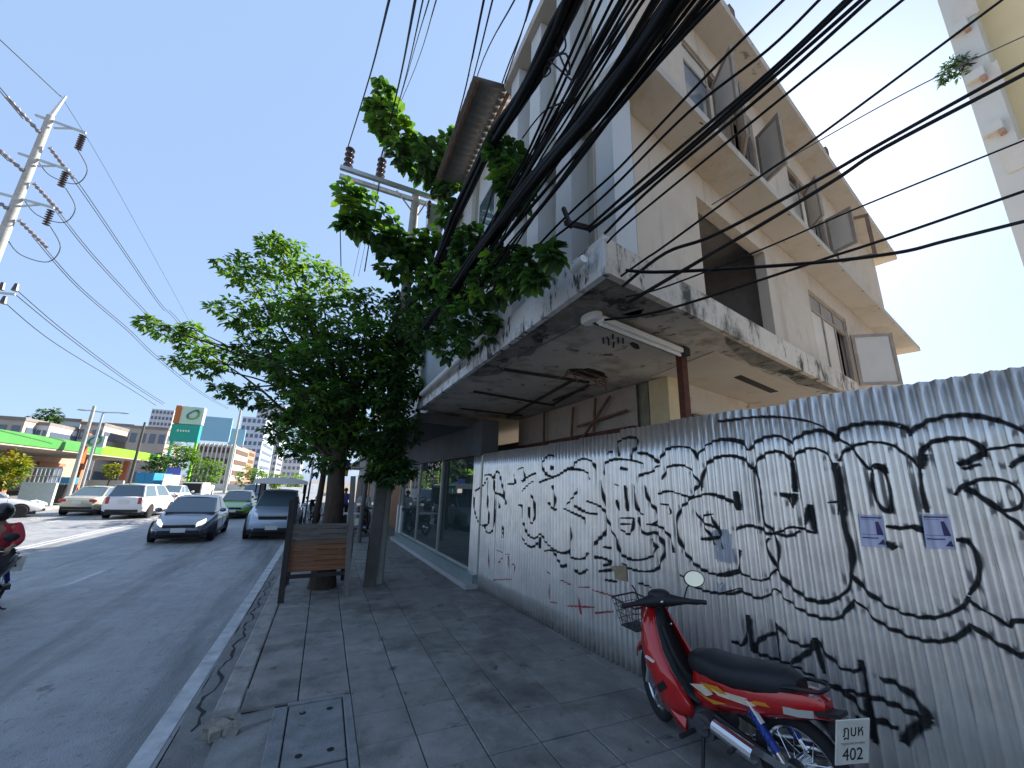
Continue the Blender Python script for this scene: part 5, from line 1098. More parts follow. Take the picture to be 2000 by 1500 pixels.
# ================================================================== PEOPLE
mat('skin', (.30, .17, .11), .6, var=.05); mat('jacket_red', (.42, .02, .03), .7, var=.1, bump=.2, bscale=15); mat('trouser_dark', (.02, .02, .028), .8, var=.1); mat('shirt_purple', (.12, .10, .34), .8, var=.1); mat('shirt_pale', (.42, .42, .44), .8, var=.1); mat('hair_black', (.015, .013, .012), .5, var=.1); mat('helmet_white', (.5, .5, .5), .3, var=.05); mat('shoe', (.03, .03, .03), .7, var=0)
def skin_body(name, verts, edges, radii, m, par, sub=2):
    me = bpy.data.meshes.new(name); me.from_pydata(verts, edges, []); me.materials.append(MATS[m])
    o = bpy.data.objects.new(name, me); COL.objects.link(o); o.parent = par
    md = o.modifiers.new('skin', 'SKIN'); md.use_smooth_shade = True
    for i, r in enumerate(radii): me.skin_vertices[0].data[i].radius = (r[0], r[1]) if isinstance(r, tuple) else (r, r)
    me.skin_vertices[0].data[0].use_root = True
    sb = o.modifiers.new('sub', 'SUBSURF'); sb.levels = sub; sb.render_levels = sub; return o
def person(label, loc, rz, J, shirt, trouser, hair='hair_black', group=None):
    """J: joints in local metres (x right, y forward, z up)"""
    t = thing('person', label, 'person', loc, rz, group)
    n = ['pelvis', 'waist', 'chest', 'neck', 'head', 'ls', 'le', 'lw', 'rs', 're', 'rw', 'lh', 'lk', 'la', 'lt', 'rh', 'rk', 'ra', 'rt', 'crown']
    R = dict(pelvis=(.15, .11), waist=(.13, .10), chest=(.16, .11), neck=.055, head=(.075, .09), crown=(.07, .08), ls=.065, le=.045, lw=.032, rs=.065, re=.045, rw=.032, lh=.095, lk=.06, la=.042, lt=.035, rh=.095, rk=.06, ra=.042, rt=.035)
    E = [('pelvis', 'waist'), ('waist', 'chest'), ('chest', 'neck'), ('neck', 'head'), ('head', 'crown'), ('chest', 'ls'), ('ls', 'le'), ('le', 'lw'), ('chest', 'rs'), ('rs', 're'), ('re', 'rw'), ('pelvis', 'lh'), ('lh', 'lk'), ('lk', 'la'), ('la', 'lt'), ('pelvis', 'rh'), ('rh', 'rk'), ('rk', 'ra'), ('ra', 'rt')]
    skin_body('body', [J[k] for k in n], [(n.index(a), n.index(b)) for a, b in E], [R[k] for k in n], 'skin', t)
    V = lambda k: Vector(J[k])
    up = ['waist', 'chest', 'ls', 'le', 'rs', 're', 'pelvis', 'neck']
    c = MB()
    sh = {'waist': (.16, .125), 'chest': (.19, .135), 'ls': .085, 'le': .065, 'rs': .085, 're': .065, 'pelvis': (.165, .13), 'neck': .075, 'lf': .05, 'rf': .05}
    P = {k: V(k) for k in up}; P['lf'] = V('le').lerp(V('lw'), .85); P['rf'] = V('re').lerp(V('rw'), .85); P['neck'] = V('chest').lerp(V('neck'), .6)
    kk = list(sh); skin_body('shirt', [tuple(P[k]) for k in kk], [(kk.index(a), kk.index(b)) for a, b in (('pelvis', 'waist'), ('waist', 'chest'), ('chest', 'neck'), ('chest', 'ls'), ('ls', 'le'), ('le', 'lf'), ('chest', 'rs'), ('rs', 're'), ('re', 'rf'))], [sh[k] for k in kk], shirt, t)
    tr = {'pelvis': (.165, .125), 'lh': .105, 'lk': .075, 'la': .058, 'rh': .105, 'rk': .075, 'ra': .058}
    kk = list(tr); skin_body('trousers', [J[k] for k in kk], [(kk.index(a), kk.index(b)) for a, b in (('pelvis', 'lh'), ('lh', 'lk'), ('lk', 'la'), ('pelvis', 'rh'), ('rh', 'rk'), ('rk', 'ra'))], [tr[k] for k in kk], trouser, t)
    hd = V('head').lerp(V('crown'), .5)
    m = MB(); m.ball(hd+Vector((0, -.02, .045)), (.095, .115, .10), 12, 8); m.build('hair', hair, t, smooth=True)
    f = MB(); f.ball(hd+Vector((0, .10, -.03)), (.014, .02, .02), 6, 5)
    for s in (1, -1): f.ball(hd+Vector((s*.085, 0, -.02)), (.012, .022, .03), 6, 5)
    f.build('face_feature', 'skin', t, smooth=True)
    e = MB()
    for s in (1, -1): e.ball(hd+Vector((s*.032, .086, .0)), (.012, .008, .008), 6, 5)
    e.box(hd+Vector((0, .088, -.065)), (.04, .006, .008)); e.build('eyes_and_mouth', 'hair_black', t, smooth=True)
    for s, a, b in (('l', 'la', 'lt'), ('r', 'ra', 'rt')):
        m = MB(); d = V(b)-V(a); m.ball(V(a).lerp(V(b), .6)-Vector((0, 0, .01)), (.05, .13, .045), 10, 6); m.build('shoe', 'shoe', t, smooth=True)
    for w0, e0, s in (('lw', 'le', -1), ('rw', 're', 1)):
        d = (V(w0)-V(e0)).normalized(); x = d.cross(Vector((0, 0, 1))); x = x.normalized() if x.length > .1 else Vector((1, 0, 0)); y = x.cross(d)
        hv = [tuple(V(w0)), tuple(V(w0)+d*.08)]; he = [(0, 1)]; hr = [.028, (.038, .02)]
        for q in range(4):
            b = V(w0)+d*.08+x*((q-1.5)*.02); hv += [tuple(b+d*.035), tuple(b+d*(.06+.01*(q in (1, 2)))-y*.02)]; i = len(hv); he += [(1, i-2), (i-2, i-1)]; hr += [.0095, .008]
        b = V(w0)+d*.03+x*.035*-s; hv += [tuple(b), tuple(b+d*.04+x*.01*-s)]; i = len(hv); he += [(0, i-2), (i-2, i-1)]; hr += [.011, .009]
        skin_body('hand', hv, he, hr, 'skin', t, 1)
    return t
STAND = dict(pelvis=(0, 0, .92), waist=(0, 0, 1.08), chest=(0, 0, 1.30), neck=(0, 0, 1.44), head=(0, .02, 1.53), crown=(0, .015, 1.62), ls=(-.19, 0, 1.36), le=(-.24, .02, 1.10), lw=(-.22, .12, .88), rs=(.19, 0, 1.36), re=(.25, -.02, 1.10), rw=(.22, .10, .88), lh=(-.10, 0, .86), lk=(-.11, .03, .48), la=(-.11, -.02, .08), lt=(-.12, .12, .04), rh=(.10, 0, .86), rk=(.11, .06, .48), ra=(.11, .02, .08), rt=(.12, .16, .04))
p = onz(668, 1022, 0); person('woman in a purple top standing behind a small table under the trees', (p.x, p.y, 0), math.pi, STAND, 'shirt_purple', 'trouser_dark', group=None)
p = onz(704, 1036, 0); J2 = dict(STAND); J2.update(lk=(-.11, .14, .48), la=(-.11, .10, .08), lt=(-.12, .24, .04), rk=(.11, -.04, .48), ra=(.11, -.18, .12), rt=(.12, -.06, .04)); person('person in a pale shirt walking between the grey post and the utility pole', (p.x, p.y, 0), math.pi*.95, J2, 'shirt_pale', 'trouser_dark')
p = onz(672, 1040, 0); tb_ = thing('small_table', 'small pale folding table in front of the woman in purple', 'table', (p.x, p.y, 0))
m = MB(); m.box((0, 0, .74), (1.1, .6, .04)); m.build('table_top', 'truck_side', tb_)
for sx in (-.5, .5):
    for sy in (-.25, .25): m = MB(); m.bar((sx, sy, 0), (sx*.95, sy, .72), .035); m.build('leg', 'steel_galv', tb_)
# ---- parked motorcycles on the pavement behind, simple but whole
def moto(t, pm, seatm='black_plastic', full=False, steer=0.0):
    r = .285
    def wh(x, par_, zz=0):
        m = MB(); m.torus((0, 0, 0), r-.04, .04, 'y', 32, 10, 1.0); w = m.build('wheel', 'car_tyre', par_, smooth=True); w.location = (x, 0, r)
        q = MB(); q.torus((0, 0, 0), r-.082, .016, 'y', 28, 6); q.cyl((0, -.055, 0), (0, .055, 0), .055, n=12)
        for k in range(18): a = 2*math.pi*k/18; b = a+.5*(1 if k % 2 else -1); q.tube([(.05*math.cos(a), .03*(1 if k % 2 else -1), .05*math.sin(a)), ((r-.085)*math.cos(b), 0, (r-.085)*math.sin(b))], .0028, 4)
        q.build('rim', 'chrome', w, smooth=40); return w
    wh(-.615, t)
    st = bpy.data.objects.new('steering', None); COL.objects.link(st); st.parent = t; st.location = (.44, 0, .62); st.rotation_euler = (0, 0, steer)
    f = wh(.615-.44, st); f.location = (.615-.44, 0, r-.62); f.name = 'front_wheel'
    return st, f
def motorcycle(label, loc, rz, pm, lean=.0, group=None, hero=False, S=1.0, steer=0.0):
    t = thing('motorcycle', label, 'motorcycle', loc, rz, group); t.rotation_euler = (-lean, 0, rz); t.scale = (S, S, S)
    r = .285
    def wh(x, rzz=0, name='wheel'):
        m = MB(); m.torus((0, 0, 0), r-.04, .04, 'y', 32, 10); w = m.build(name, 'car_tyre', t, smooth=True); w.location = (x, 0, r); w.rotation_euler = (0, 0, rzz)
        q = MB(); q.torus((0, 0, 0), r-.080, .015, 'y', 28, 6); q.cyl((0, -.055, 0), (0, .055, 0), .06, n=14)
        for k in range(20):
            a = 2*math.pi*k/20; b = a+.5*(1 if k % 2 else -1); s_ = 1 if k % 2 else -1; q.tube([(.05*math.cos(a), .03*s_, .05*math.sin(a)), ((r-.085)*math.cos(b), 0, (r-.085)*math.sin(b))], .0028, 4)
        q.build('rim', 'chrome', w, smooth=40); return w
    wh(-.615)
    ca, sa = math.cos(steer), math.sin(steer); piv = Vector((.40, 0, 0))
    def SR(p):  # steer about a raked axis, near enough vertical
        p = Vector(p); q = p-piv; return piv+Vector((q.x*ca-q.y*sa, q.x*sa+q.y*ca, q.z))
    fw_ = SR((.615, 0, r)); w = wh(fw_.x, steer, 'wheel'); w.location = (fw_.x, fw_.y, r)
    m = MB()
    for s in (.085, -.085):
        m.tube([SR((.615, s, r)), SR((.50, s, .56))], .021, 8); m.tube([SR((.56, s, .42)), SR((.46, s*.9, .70))], .028, 8)
    m.build('fork', 'steel_galv', t, smooth=40)
    m = MB(); rings = []
    for k in range(9):
        a = R_(20+k*16); q = r+.035
        rings.append([SR((.615+q*math.cos(a)*1.0+dx*math.cos(a), y, r+q*math.sin(a)+dx*math.sin(a))) for y, dx in ((-.075, -.05), (-.06, .01), (0, .03), (.06, .01), (.075, -.05))])
    m.loft(rings, closed=False); o = m.build('front_fender', pm, t, smooth=60); sm = o.modifiers.new('t', 'SOLIDIFY'); sm.thickness = .006
    # leg shields: swept panels each side
    for s in (1, -1):
        m = MB(); G = []
        for k, ((xf_, zf_), (xr_, zr_), yb) in enumerate(zip(((.50, .92), (.535, .80), (.52, .66), (.475, .52), (.425, .40), (.38, .29), (.35, .23)), ((.42, .93), (.365, .80), (.295, .66), (.205, .54), (.115, .45), (.055, .37), (.05, .30)), (.085, .15, .195, .21, .20, .18, .165))):
            fr_ = [(0, .55), (.18, .90), (.45, 1.03), (.75, 1.0), (.95, .90), (1.0, .72)]
            G.append([Vector((lerp(xf_, xr_, t_), s*yb*q_, lerp(zf_, zr_, t_))) for t_, q_ in fr_])
        m.loft(G, closed=False); o = m.build('leg_shield', pm, t, smooth=50); sm = o.modifiers.new('t', 'SOLIDIFY'); sm.thickness = .007
        # lower side spear hanging to the footpeg
        m = MB(); m.loft([[Vector((x, s*y, z+dz)) for y, dz in ((.165, .05), (.185, .0), (.165, -.06), (.15, -.02))] for x, z, y_ in ((.30, .36, 0), (.20, .27, 0), (.10, .22, 0))]); m.build('lower_spear', pm, t, smooth=40)
        m = MB(); m.bar((.40, s*.222, .60), (.32, s*.222, .585), .022, .012); m.build('shield_badge', 'lamp_white', t)
        m = MB(); m.box((.27, s*.208, .43), (.10, .016, .05), ry=.7); m.build('shield_vent', 'car_dark', t)
    m = MB(); m.loft([[Vector((x, y, z)) for y in (-w_, 0, w_)] for x, z, w_ in ((.42, .92, .07), (.40, .78, .11), (.34, .64, .13), (.24, .50, .13), (.12, .42, .12), (.02, .40, .11))], closed=False); o = m.build('inner_panel', 'black_plastic', t, smooth=50); sm = o.modifiers.new('t', 'SOLIDIFY'); sm.thickness = .02
    m = MB(); m.loft([[Vector((x, y*k, z)) for y, k in ((-w_, 1), (-w_*.5, 1), (w_*.5, 1), (w_, 1))]+[Vector((x+d, w_*.6, z+.02)), Vector((x+d, -w_*.6, z+.02))] for x, z, w_, d in ((.46, .62, .05, .06), (.50, .74, .09, .08), (.50, .86, .10, .08), (.47, .93, .08, .05))]); m.build('front_cowl', pm, t, smooth=50)
    # underbone frame, engine
    m = MB(); m.tube(spline([(.42, 0, .78), (.30, 0, .56), (.10, 0, .42), (-.15, 0, .44), (-.45, 0, .60), (-.72, 0, .66)], 4), .035, 8)
    for s in (1, -1): m.tube([(-.10, s*.09, .36), (-.615, s*.10, r)], .018, 6)
    m.build('frame', 'car_dark', t, smooth=40)
    m = MB(); m.ball((.02, .03, .27), (.17, .12, .10), 14, 8); m.cyl((-.03, -.15, .27), (-.03, .15, .27), .085, n=18); m.cyl((-.03, .15, .27), (-.03, .165, .27), .05, n=14); m.cyl((.10, .10, .24), (.10, .15, .24), .055, n=14); m.bar((-.03, .17, .27), (-.12, .20, .33), .02); m.cyl((.16, 0, .30), (.30, 0, .34), .065, n=12); m.build('engine', 'engine_grey', t, smooth=40)
    m = MB(); m.tube(spline([(.28, -.06, .29), (.22, -.10, .20), (0, -.13, .17), (-.25, -.15, .21)], 4), .018, 8); m.tube([(-.22, -.15, .21), (-.34, -.16, .25), (-.72, -.18, .36)], [.025, .048, .052], 12); m.build('exhaust', 'chrome', t, smooth=40)
    # seat: rounded, long, rising to the tail
    m = MB(); rings = []
    for x, w_, z0, z1 in ((.12, .06, .61, .66), (.08, .10, .60, .71), (-.02, .135, .60, .735), (-.15, .155, .605, .735), (-.30, .165, .62, .755), (-.45, .155, .65, .79), (-.59, .125, .68, .805), (-.68, .07, .705, .785)):
        rings.append([Vector((x, y*w_, lerp(z0, z1, q))) for y, q in ((-.9, 0), (-1.05, .3), (-.98, .75), (-.75, .97), (0, 1.06), (.75, .97), (.98, .75), (1.05, .3), (.9, 0))])
    m.loft(rings); m.build('seat', 'seat_black', t, smooth=60)
    m = MB(); rings = []
    for x, w_, z0, z1 in ((.06, .10, .36, .60), (-.06, .15, .38, .625), (-.22, .165, .43, .64), (-.42, .16, .49, .67), (-.60, .14, .555, .71), (-.73, .105, .60, .735), (-.82, .05, .64, .72)):
        rings.append([Vector((x, y*w_, lerp(z0, z1, q))) for y, q in ((-.62, 0), (-.95, .3), (-1, .62), (-.85, 1), (.85, 1), (1, .62), (.95, .3), (.62, 0))])
    m.loft(rings); m.build('rear_body', pm, t, smooth=50)
    m = MB(); m.tube(spline([(-.50, -.10, .70), (-.68, -.11, .76), (-.80, -.07, .775), (-.80, .07, .775), (-.68, .11, .76), (-.50, .10, .70)], 4), .011, 6); m.build('grab_rail', 'car_dark', t, smooth=40)
    m = MB(); m.loft([[Vector((x, y*w_, z+dz)) for y, dz in ((-1, -.02), (-.6, .025), (.6, .025), (1, -.02), (0, -.04))] for x, w_, z in ((-.70, .10, .655), (-.78, .085, .655), (-.835, .05, .66))]); m.build('tail_light', 'lamp_red', t, smooth=50)
    for s in (1, -1): m = MB(); m.loft([[Vector((x, s*y, z+dz)) for dz in (-.02, .02)]+[Vector((x, s*(y-.02), z))] for x, y, z in ((-.62, .135, .625), (-.70, .115, .635), (-.77, .085, .65))]); m.build('indicator', 'lamp_smoke', t)
    m = MB(); rings = []
    for k in range(9):
        a = R_(70+k*9); q = r+.04; rings.append([Vector((-.615+q*math.cos(a), y, r+q*math.sin(a)+(.06 if k > 4 else .03))) for y in (-.075, -.05, .05, .075)])
    m.loft(rings, closed=False); o = m.build('rear_fender', 'black_plastic', t, smooth=60); sm = o.modifiers.new('t', 'SOLIDIFY'); sm.thickness = .008
    # shock absorbers with blue springs
    for s in (1, -1):
        a, b = Vector((-.34, s*.125, .60)), Vector((-.585, s*.125, .31)); m = MB()
        m.tube([a, b], .014, 8); m.build('shock_rod', 'chrome', t, smooth=40)
        m = MB(); pts = [a.lerp(b, .06+.74*k/60)+Vector((0, math.cos(k*.75)*.028, math.sin(k*.75)*.028)) for k in range(61)]; m.tube(pts, .008, 5); m.tube([a.lerp(b, .04), a.lerp(b, .82)], .026, 10); m.build('shock_spring', 'shock_blue', t, smooth=40)
        if hero and s == 1: m = MB(); m.bar(a.lerp(b, .02)+Vector((-.055, .02, 0)), a.lerp(b, .36)+Vector((-.055, .02, 0)), .03, .012); m.build('shock_reservoir', 'lamp_white', t)
    m = MB()
    for s in (1, -1): m.tube([(.05, s*.10, .22), (.05, s*.30, .22)], .016, 8); m.tube([(-.28, s*.12, .28), (-.30, s*.26, .28)], .014, 8)
    m.build('footpeg', 'black_plastic', t, smooth=40)
    m = MB(); m.tube([(-.02, .14, .22), (-.10, .30, .02), (-.14, .33, .008)], .012, 6); m.build('kick_stand', 'car_dark', t)
    m = MB(); m.bar((-.12, .13, .33), (-.60, .125, .30), .03, .05); m.tube([(-.14, .17, .335), (-.42, .175, .30)], [.045, .05], 12); m.build('chain_guard', 'chrome' if hero else 'car_dark', t)
    # handlebar unit
    m = MB(); rings = []
    for y, x, z, rx_, rz_2 in ((-.25, .345, .985, .022, .02), (-.17, .37, .985, .035, .032), (-.09, .40, .985, .06, .05), (0, .42, .99, .085, .06), (.09, .40, .985, .06, .05), (.17, .37, .985, .035, .032), (.25, .345, .985, .022, .02)):
        rings.append([SR((x+rx_*math.cos(a), y, z+rz_2*math.sin(a))) for a in [2*math.pi*k/10 for k in range(10)]])
    m.loft(rings); m.loft([[SR((.42+.07*math.cos(a)*q-.0, .10*math.sin(a)*q, 1.02+h_)) for a in [2*math.pi*k/12 for k in range(12)]] for q, h_ in ((1, 0), (.95, .025), (.6, .045), (.1, .05))]); m.build('handlebar_cover', 'black_plastic', t, smooth=50)
    for s in (1, -1):
        m = MB(); m.tube([SR((.345, s*.24, .985)), SR((.315, s*.37, .978))], .019, 10); m.build('grip', 'seat_black', t, smooth=40)
        m = MB(); m.tube([SR((.385, s*.17, .97)), SR((.385, s*.25, .955)), SR((.37, s*.33, .95))], .008, 6); m.build('lever', 'chrome', t, smooth=40)
        mm_ = MB(); mm_.tube([SR((.37, s*.20, 1.0)), SR((.36, s*.235, 1.09)), SR((.34, s*.265, 1.13))], .006, 6); mo = mm_.build('mirror_stem', 'black_plastic', t, smooth=40)
        if s == -1 or not hero:
            mm_ = MB(); c = SR((.33, s*.29, 1.165)); rings = []
            fwd = Vector((-.95, .28*-s, .08)).normalized() if not hero else Vector((-.86, .45, .18)).normalized(); x_ = fwd.cross(Vector((0, 0, 1))).normalized(); y_ = x_.cross(fwd)
            for q, dd in ((.2, -.03), (.8, -.02), (1.0, 0), (1.0, .006)): rings.append([c+fwd*dd+x_*math.cos(2*math.pi*k/18)*.092*q+y_*math.sin(2*math.pi*k/18)*.068*q for k in range(18)])
            mm_.loft(rings); mo2 = mm_.build('mirror', 'black_plastic', t, smooth=40)
            mm_ = MB(); mm_.loft([[c+fwd*(.0065+dd)+x_*math.cos(2*math.pi*k/18)*.084*q+y_*math.sin(2*math.pi*k/18)*.061*q for k in range(18)] for q, dd in ((1, 0), (.98, .002))]); mm_.build('mirror_glass', 'mirror_glass', mo2)
    for s, q in ((1, .05), (-1, -.04), (-1, -.09)):
        m = MB(); m.tube(spline([SR((.40, s*.15, .975)), SR((.50, s*.13, .93)), SR((.52, q, .82)), Vector((.46, q*.6, .70))], 5), .005, 5); m.build('control_cable', 'car_dark', t)
    # wire basket on the front
    if hero:
        m = MB(); c = Vector((.70, 0, .80)); T_ = [(.56, -.15, .90), (.86, -.14, .93), (.86, .14, .93), (.56, .15, .90)]; Bm = [(.60, -.11, .70), (.80, -.10, .70), (.80, .10, .70), (.60, .11, .70)]
        T_ = [Vector(q) for q in T_]; Bm = [Vector(q) for q in Bm]
        for L_, rad in ((T_, .008), (Bm, .005)):
            for k in range(4): m.tube([L_[k], L_[(k+1) % 4]], rad, 5)
        for k in range(4):
            for q in range(7): u = q/7; m.tube([T_[k].lerp(T_[(k+1) % 4], u), Bm[k].lerp(Bm[(k+1) % 4], u)], .003, 4)
            for h_ in (.25, .5, .75): m.tube([T_[k].lerp(Bm[k], h_), T_[(k+1) % 4].lerp(Bm[(k+1) % 4], h_)], .0028, 4)
        for q in range(1, 6): m.tube([Bm[0].lerp(Bm[1], q/6), Bm[3].lerp(Bm[2], q/6)], .003, 4)
        m.quad(*[q+Vector((0, 0, .004)) for q in Bm])
        m.build('wire_basket', 'black_plastic', t)
    # number plate
    pr = Vector((-.93, .04, .58)); 
    m = MB(); m.box((0, 0, 0), (.008, .205, .255)); pt = m.build('number_plate', 'plate_cream', t, bevel=.004); pt.location = pr; pt.rotation_euler = (0, R_(-14), R_(-24) if hero else 0)
    m = MB(); m.bar(pr+Vector((.02, 0, .12)), pr+Vector((.15, 0, .08)), .10, .02); m.build('plate_bracket', 'black_plastic', t)
    if hero:
        rot = (R_(90), 0, R_(-90))
        textobj('plate_text', '\u0e0e\u0e1a\u0e2b', .09, 'plate_ink', pt, (-.0048, 0, .062), rot, sx=.8)
        textobj('plate_text', '\u0e01\u0e23\u0e38\u0e07\u0e40\u0e17\u0e1e\u0e21\u0e2b\u0e32\u0e19\u0e04\u0e23', .022, 'plate_ink_pale', pt, (-.0048, 0, -.005), rot)
        textobj('plate_text', '402', .10, 'plate_ink', pt, (-.0048, 0, -.07), rot, sx=.85)
        # side decals: raised film in flame shapes
        def side_y(x): return lerp(.166, .138, max(0, min(1, (-x-.2)/.4)))+.006
        def decal(poly, mm, lift=0):
            m = MB(); P = [Vector((x, side_y(x)+lift, z)) for x, z in poly]; m.slab(P[::-1], .003); return m.build('decal', mm, t)
        decal([(.03, .53), (-.10, .575), (-.16, .535), (-.10, .50)], 'decal_cream'); decal([(-.06, .575), (-.20, .60), (-.27, .575), (-.14, .545)], 'decal_orange', .0015)
        decal([(-.02, .50), (-.12, .495), (-.26, .515), (-.16, .475)], 'decal_orange', .001); decal([(-.15, .57), (-.40, .605), (-.46, .585), (-.42, .565), (-.20, .545)], 'decal_cream', .002); decal([(-.40, .60), (-.52, .625), (-.55, .612), (-.46, .592)], 'decal_orange', .002)
        m = MB(); m.ball(SR((.34, .01, .99)), (.012, .02, .014), 8, 5); m.ball((.36, -.06, .80), (.012, .012, .012), 6, 4); m.build('ignition_lock', 'chrome', t, smooth=True)
    return t
mat('engine_grey', (.10, .10, .11), .5, .4, var=.2); mat('seat_black', (.016, .017, .020), .55, var=.15, bump=.15, bscale=90); mat('lamp_smoke', (.45, .44, .40), .15, var=0, spec=.8); mat('shock_blue', (.02, .05, .26), .4, .2, var=.1); mat('plate_cream', (.74, .71, .62), .6, var=.12, scale=14); mat('plate_ink', (.02, .025, .03), .6, var=0); mat('plate_ink_pale', (.26, .26, .24), .6, var=0); mat('decal_cream', (.62, .52, .38), .4, var=.2, scale=18); mat('decal_orange', (.62, .24, .02), .4, var=.25, scale=16); mat('mirror_glass', (.92, .80, .58), .12, .6, var=.05)
mat('moto_red', (.50, .012, .012), .2, .1, var=.10, scale=4, coat=1.0, stain=[((.30, .012, .012), .55, 3, .2), ((.36, .17, .13), .66, 16, .08)])
mat('moto_black', (.015, .015, .017), .3, .2, var=.1, coat=.6); mat('moto_grey', (.16, .17, .19), .3, .4, var=.1, coat=.6)
motorcycle('red motorcycle with black seat and front basket parked beside the graffiti hoarding', (3.02, 2.68, .004), 1.65, 'moto_red', lean=.05, hero=True, S=1.05, steer=-.42)
p = onz(612, 1018, 0); motorcycle('grey motorcycle parked at the kerb behind the tree trunk', (p.x, p.y, 0), 1.9, 'moto_grey', lean=.06, group='motorcycles parked under the trees')
p = onz(702, 1030, 0); motorcycle('black motorcycle parked beyond the grey post on the pavement', (p.x-.1, p.y-3.0, 0), 1.3, 'moto_black', lean=.06, group='motorcycles parked under the trees')
# rider passing on the left edge
rp0 = onz(-60, 1200, ROADZ)
rm = motorcycle('dark motorcycle of the red jacketed rider at the left edge of the photo', (rp0.x, rp0.y, ROADZ), -math.pi/2+.12, 'moto_black', S=1.0)
SIT = dict(pelvis=(0, 0, .84), waist=(0, .05, 1.00), chest=(0, .12, 1.22), neck=(0, .16, 1.37), head=(0, .20, 1.46), crown=(0, .20, 1.56), ls=(-.20, .12, 1.30), le=(-.33, .28, 1.10), lw=(-.33, .50, 1.02), rs=(.20, .12, 1.30), re=(.33, .28, 1.10), rw=(.33, .50, 1.02), lh=(-.12, .02, .80), lk=(-.20, .42, .66), la=(-.20, .30, .28), lt=(-.20, .44, .25), rh=(.12, .02, .80), rk=(.20, .42, .66), ra=(.20, .30, .28), rt=(.20, .44, .25))
rider = person('motorcycle rider in a red jacket and dark helmet cut by the left edge', (rp0.x, rp0.y+.12, ROADZ), math.pi+.12, SIT, 'jacket_red', 'trouser_dark')
m = MB(); m.ball((0, .19, 1.53), (.135, .155, .15), 14, 9); m.build('helmet', 'moto_black', rider, smooth=True)

# ================================================================== FAR SIDE OF THE STREET
def fbox(px0, px1, py0, py1, y, dep):   # box whose front face fills this frame at distance y
    a = ony(px0, py1, y); b = ony(px1, py0, y); c = ony((px0+px1)/2, (py0+py1)/2, y)
    return Vector((c.x, y, 0)), abs(ony(px1, (py0+py1)/2, y).x-ony(px0, (py0+py1)/2, y).x), ony((px0+px1)/2, py0, y).z, ony((px0+px1)/2, py1, y).z
mat('canopy_green', (.07, .27, .06), .5, var=.1, scale=.6); mat('canopy_lime', (.20, .52, .02), .45, var=.08); mat('sign_teal', (.02, .30, .27), .4, var=.06); mat('sign_grey', (.52, .56, .55), .4, var=.05); mat('sign_orange', (.50, .12, .03), .4, var=.1); mat('leaf_ring', (.02, .16, .12), .4, var=0); mat('leaf_ring_green', (.10, .32, .03), .4, var=0); mat('station_wall', (.40, .30, .22), .85, var=.12, scale=.7); mat('station_red', (.42, .16, .10), .8, var=.1); mat('billboard_blue', (.24, .44, .56), .5, var=.04, scale=.2); mat('brick_far', (.46, .22, .13), .9, var=.15, scale=1); mat('concrete_far', (.42, .36, .31), .9, var=.1, scale=.5); mat('roof_far', (.23, .20, .18), .9, var=.2, scale=.4); mat('tower_far', (.58, .58, .60), .85, var=.05); mat('tower_blue', (.55, .60, .68), .6, var=.06, scale=.1); glass('glass_far', (.10, .13, .18), .1, .6); mat('wall_pale', (.50, .55, .53), .85, var=.08); mat('sign_blue', (.10, .12, .42), .5, var=.1); mat('wood_dark', (.12, .07, .05), .8, var=.2)
def leaf_logo(par, c, s, nrm_y=-1):
    # an open leaf-shaped ring, tilted, in two greens
    for lo, hi, mm in ((0, 18, 'leaf_ring'), (18, 32, 'leaf_ring_green')):
        m = MB(); R1 = []; 
        for k in range(lo, hi+1):
            a = 2*math.pi*k/32; 
            def P(q): 
                x, z = q*math.cos(a)*1.05, q*math.sin(a)*.78
                x, z = x+.22*max(0, math.cos(a-.6))**3*q, z+.35*max(0, math.cos(a-.6))**3*q
                cr_, sr_ = math.cos(.45), math.sin(.45); return x*cr_-z*sr_, x*sr_+z*cr_
            (x0, z0), (x1, z1) = P(s), P(s*.72); R1.append([c+Vector((x0, -.03, z0)), c+Vector((x1, -.03, z1)), c+Vector((x1, .03, z1)), c+Vector((x0, .03, z0))])
        m.loft(R1); m.build('leaf_emblem', mm, par)
# petrol station canopy, long in y
gs = thing('petrol_station', 'petrol station with a long green canopy across the street', 'petrol station', (-24, 55, 0))
O_ = gs.location
xe = -20.0
za = onx(60, 858, xe); 
m = MB(); yA = onx(0, 850, xe).y-6; yB = onx(315, 893, xe).y; zc1 = 4.55; zc0 = 3.72
yM = onx(205, 860, xe).y
m = MB(); m.box((xe-5, (yA+yM)/2, (zc0+zc1)/2+.15), (10, yM-yA, zc1-zc0)); m.build('canopy', 'canopy_green', gs, off=O_)
m = MB(); m.box((xe-5.05, (yM+yB)/2+.03, (zc0+zc1)/2+.15), (10, yB-yM, zc1-zc0)); m.build('canopy_end', 'canopy_lime', gs, off=O_)
m = MB(); m.box((xe-5, (yA+yB)/2, zc0+.07), (9.9, yB-yA-.1, .10)); m.build('canopy_underside', 'concrete_far', gs, off=O_)
for y in (34, 44, 54, 64):
    m = MB(); m.box((xe-2, y, 1.8), (.5, .5, 3.7)); m.build('canopy_column', 'station_red' if y > 40 else 'concrete_far', gs, off=O_)
m = MB(); m.box((xe-12, 52, 2.3), (5, 44, 4.6)); m.build('station_shop', 'station_wall', gs, off=O_)
for k in range(6):
    m = MB(); m.box((xe-9.44, 36+k*6, 1.5), (.12, 4.6, 2.2)); m.build('shop_window', 'glass_far', gs, off=O_)
    m = MB(); m.box((xe-9.40, 36+k*6, 2.95), (.2, 5.2, .35)); m.build('shop_sign', 'station_red', gs, off=O_)
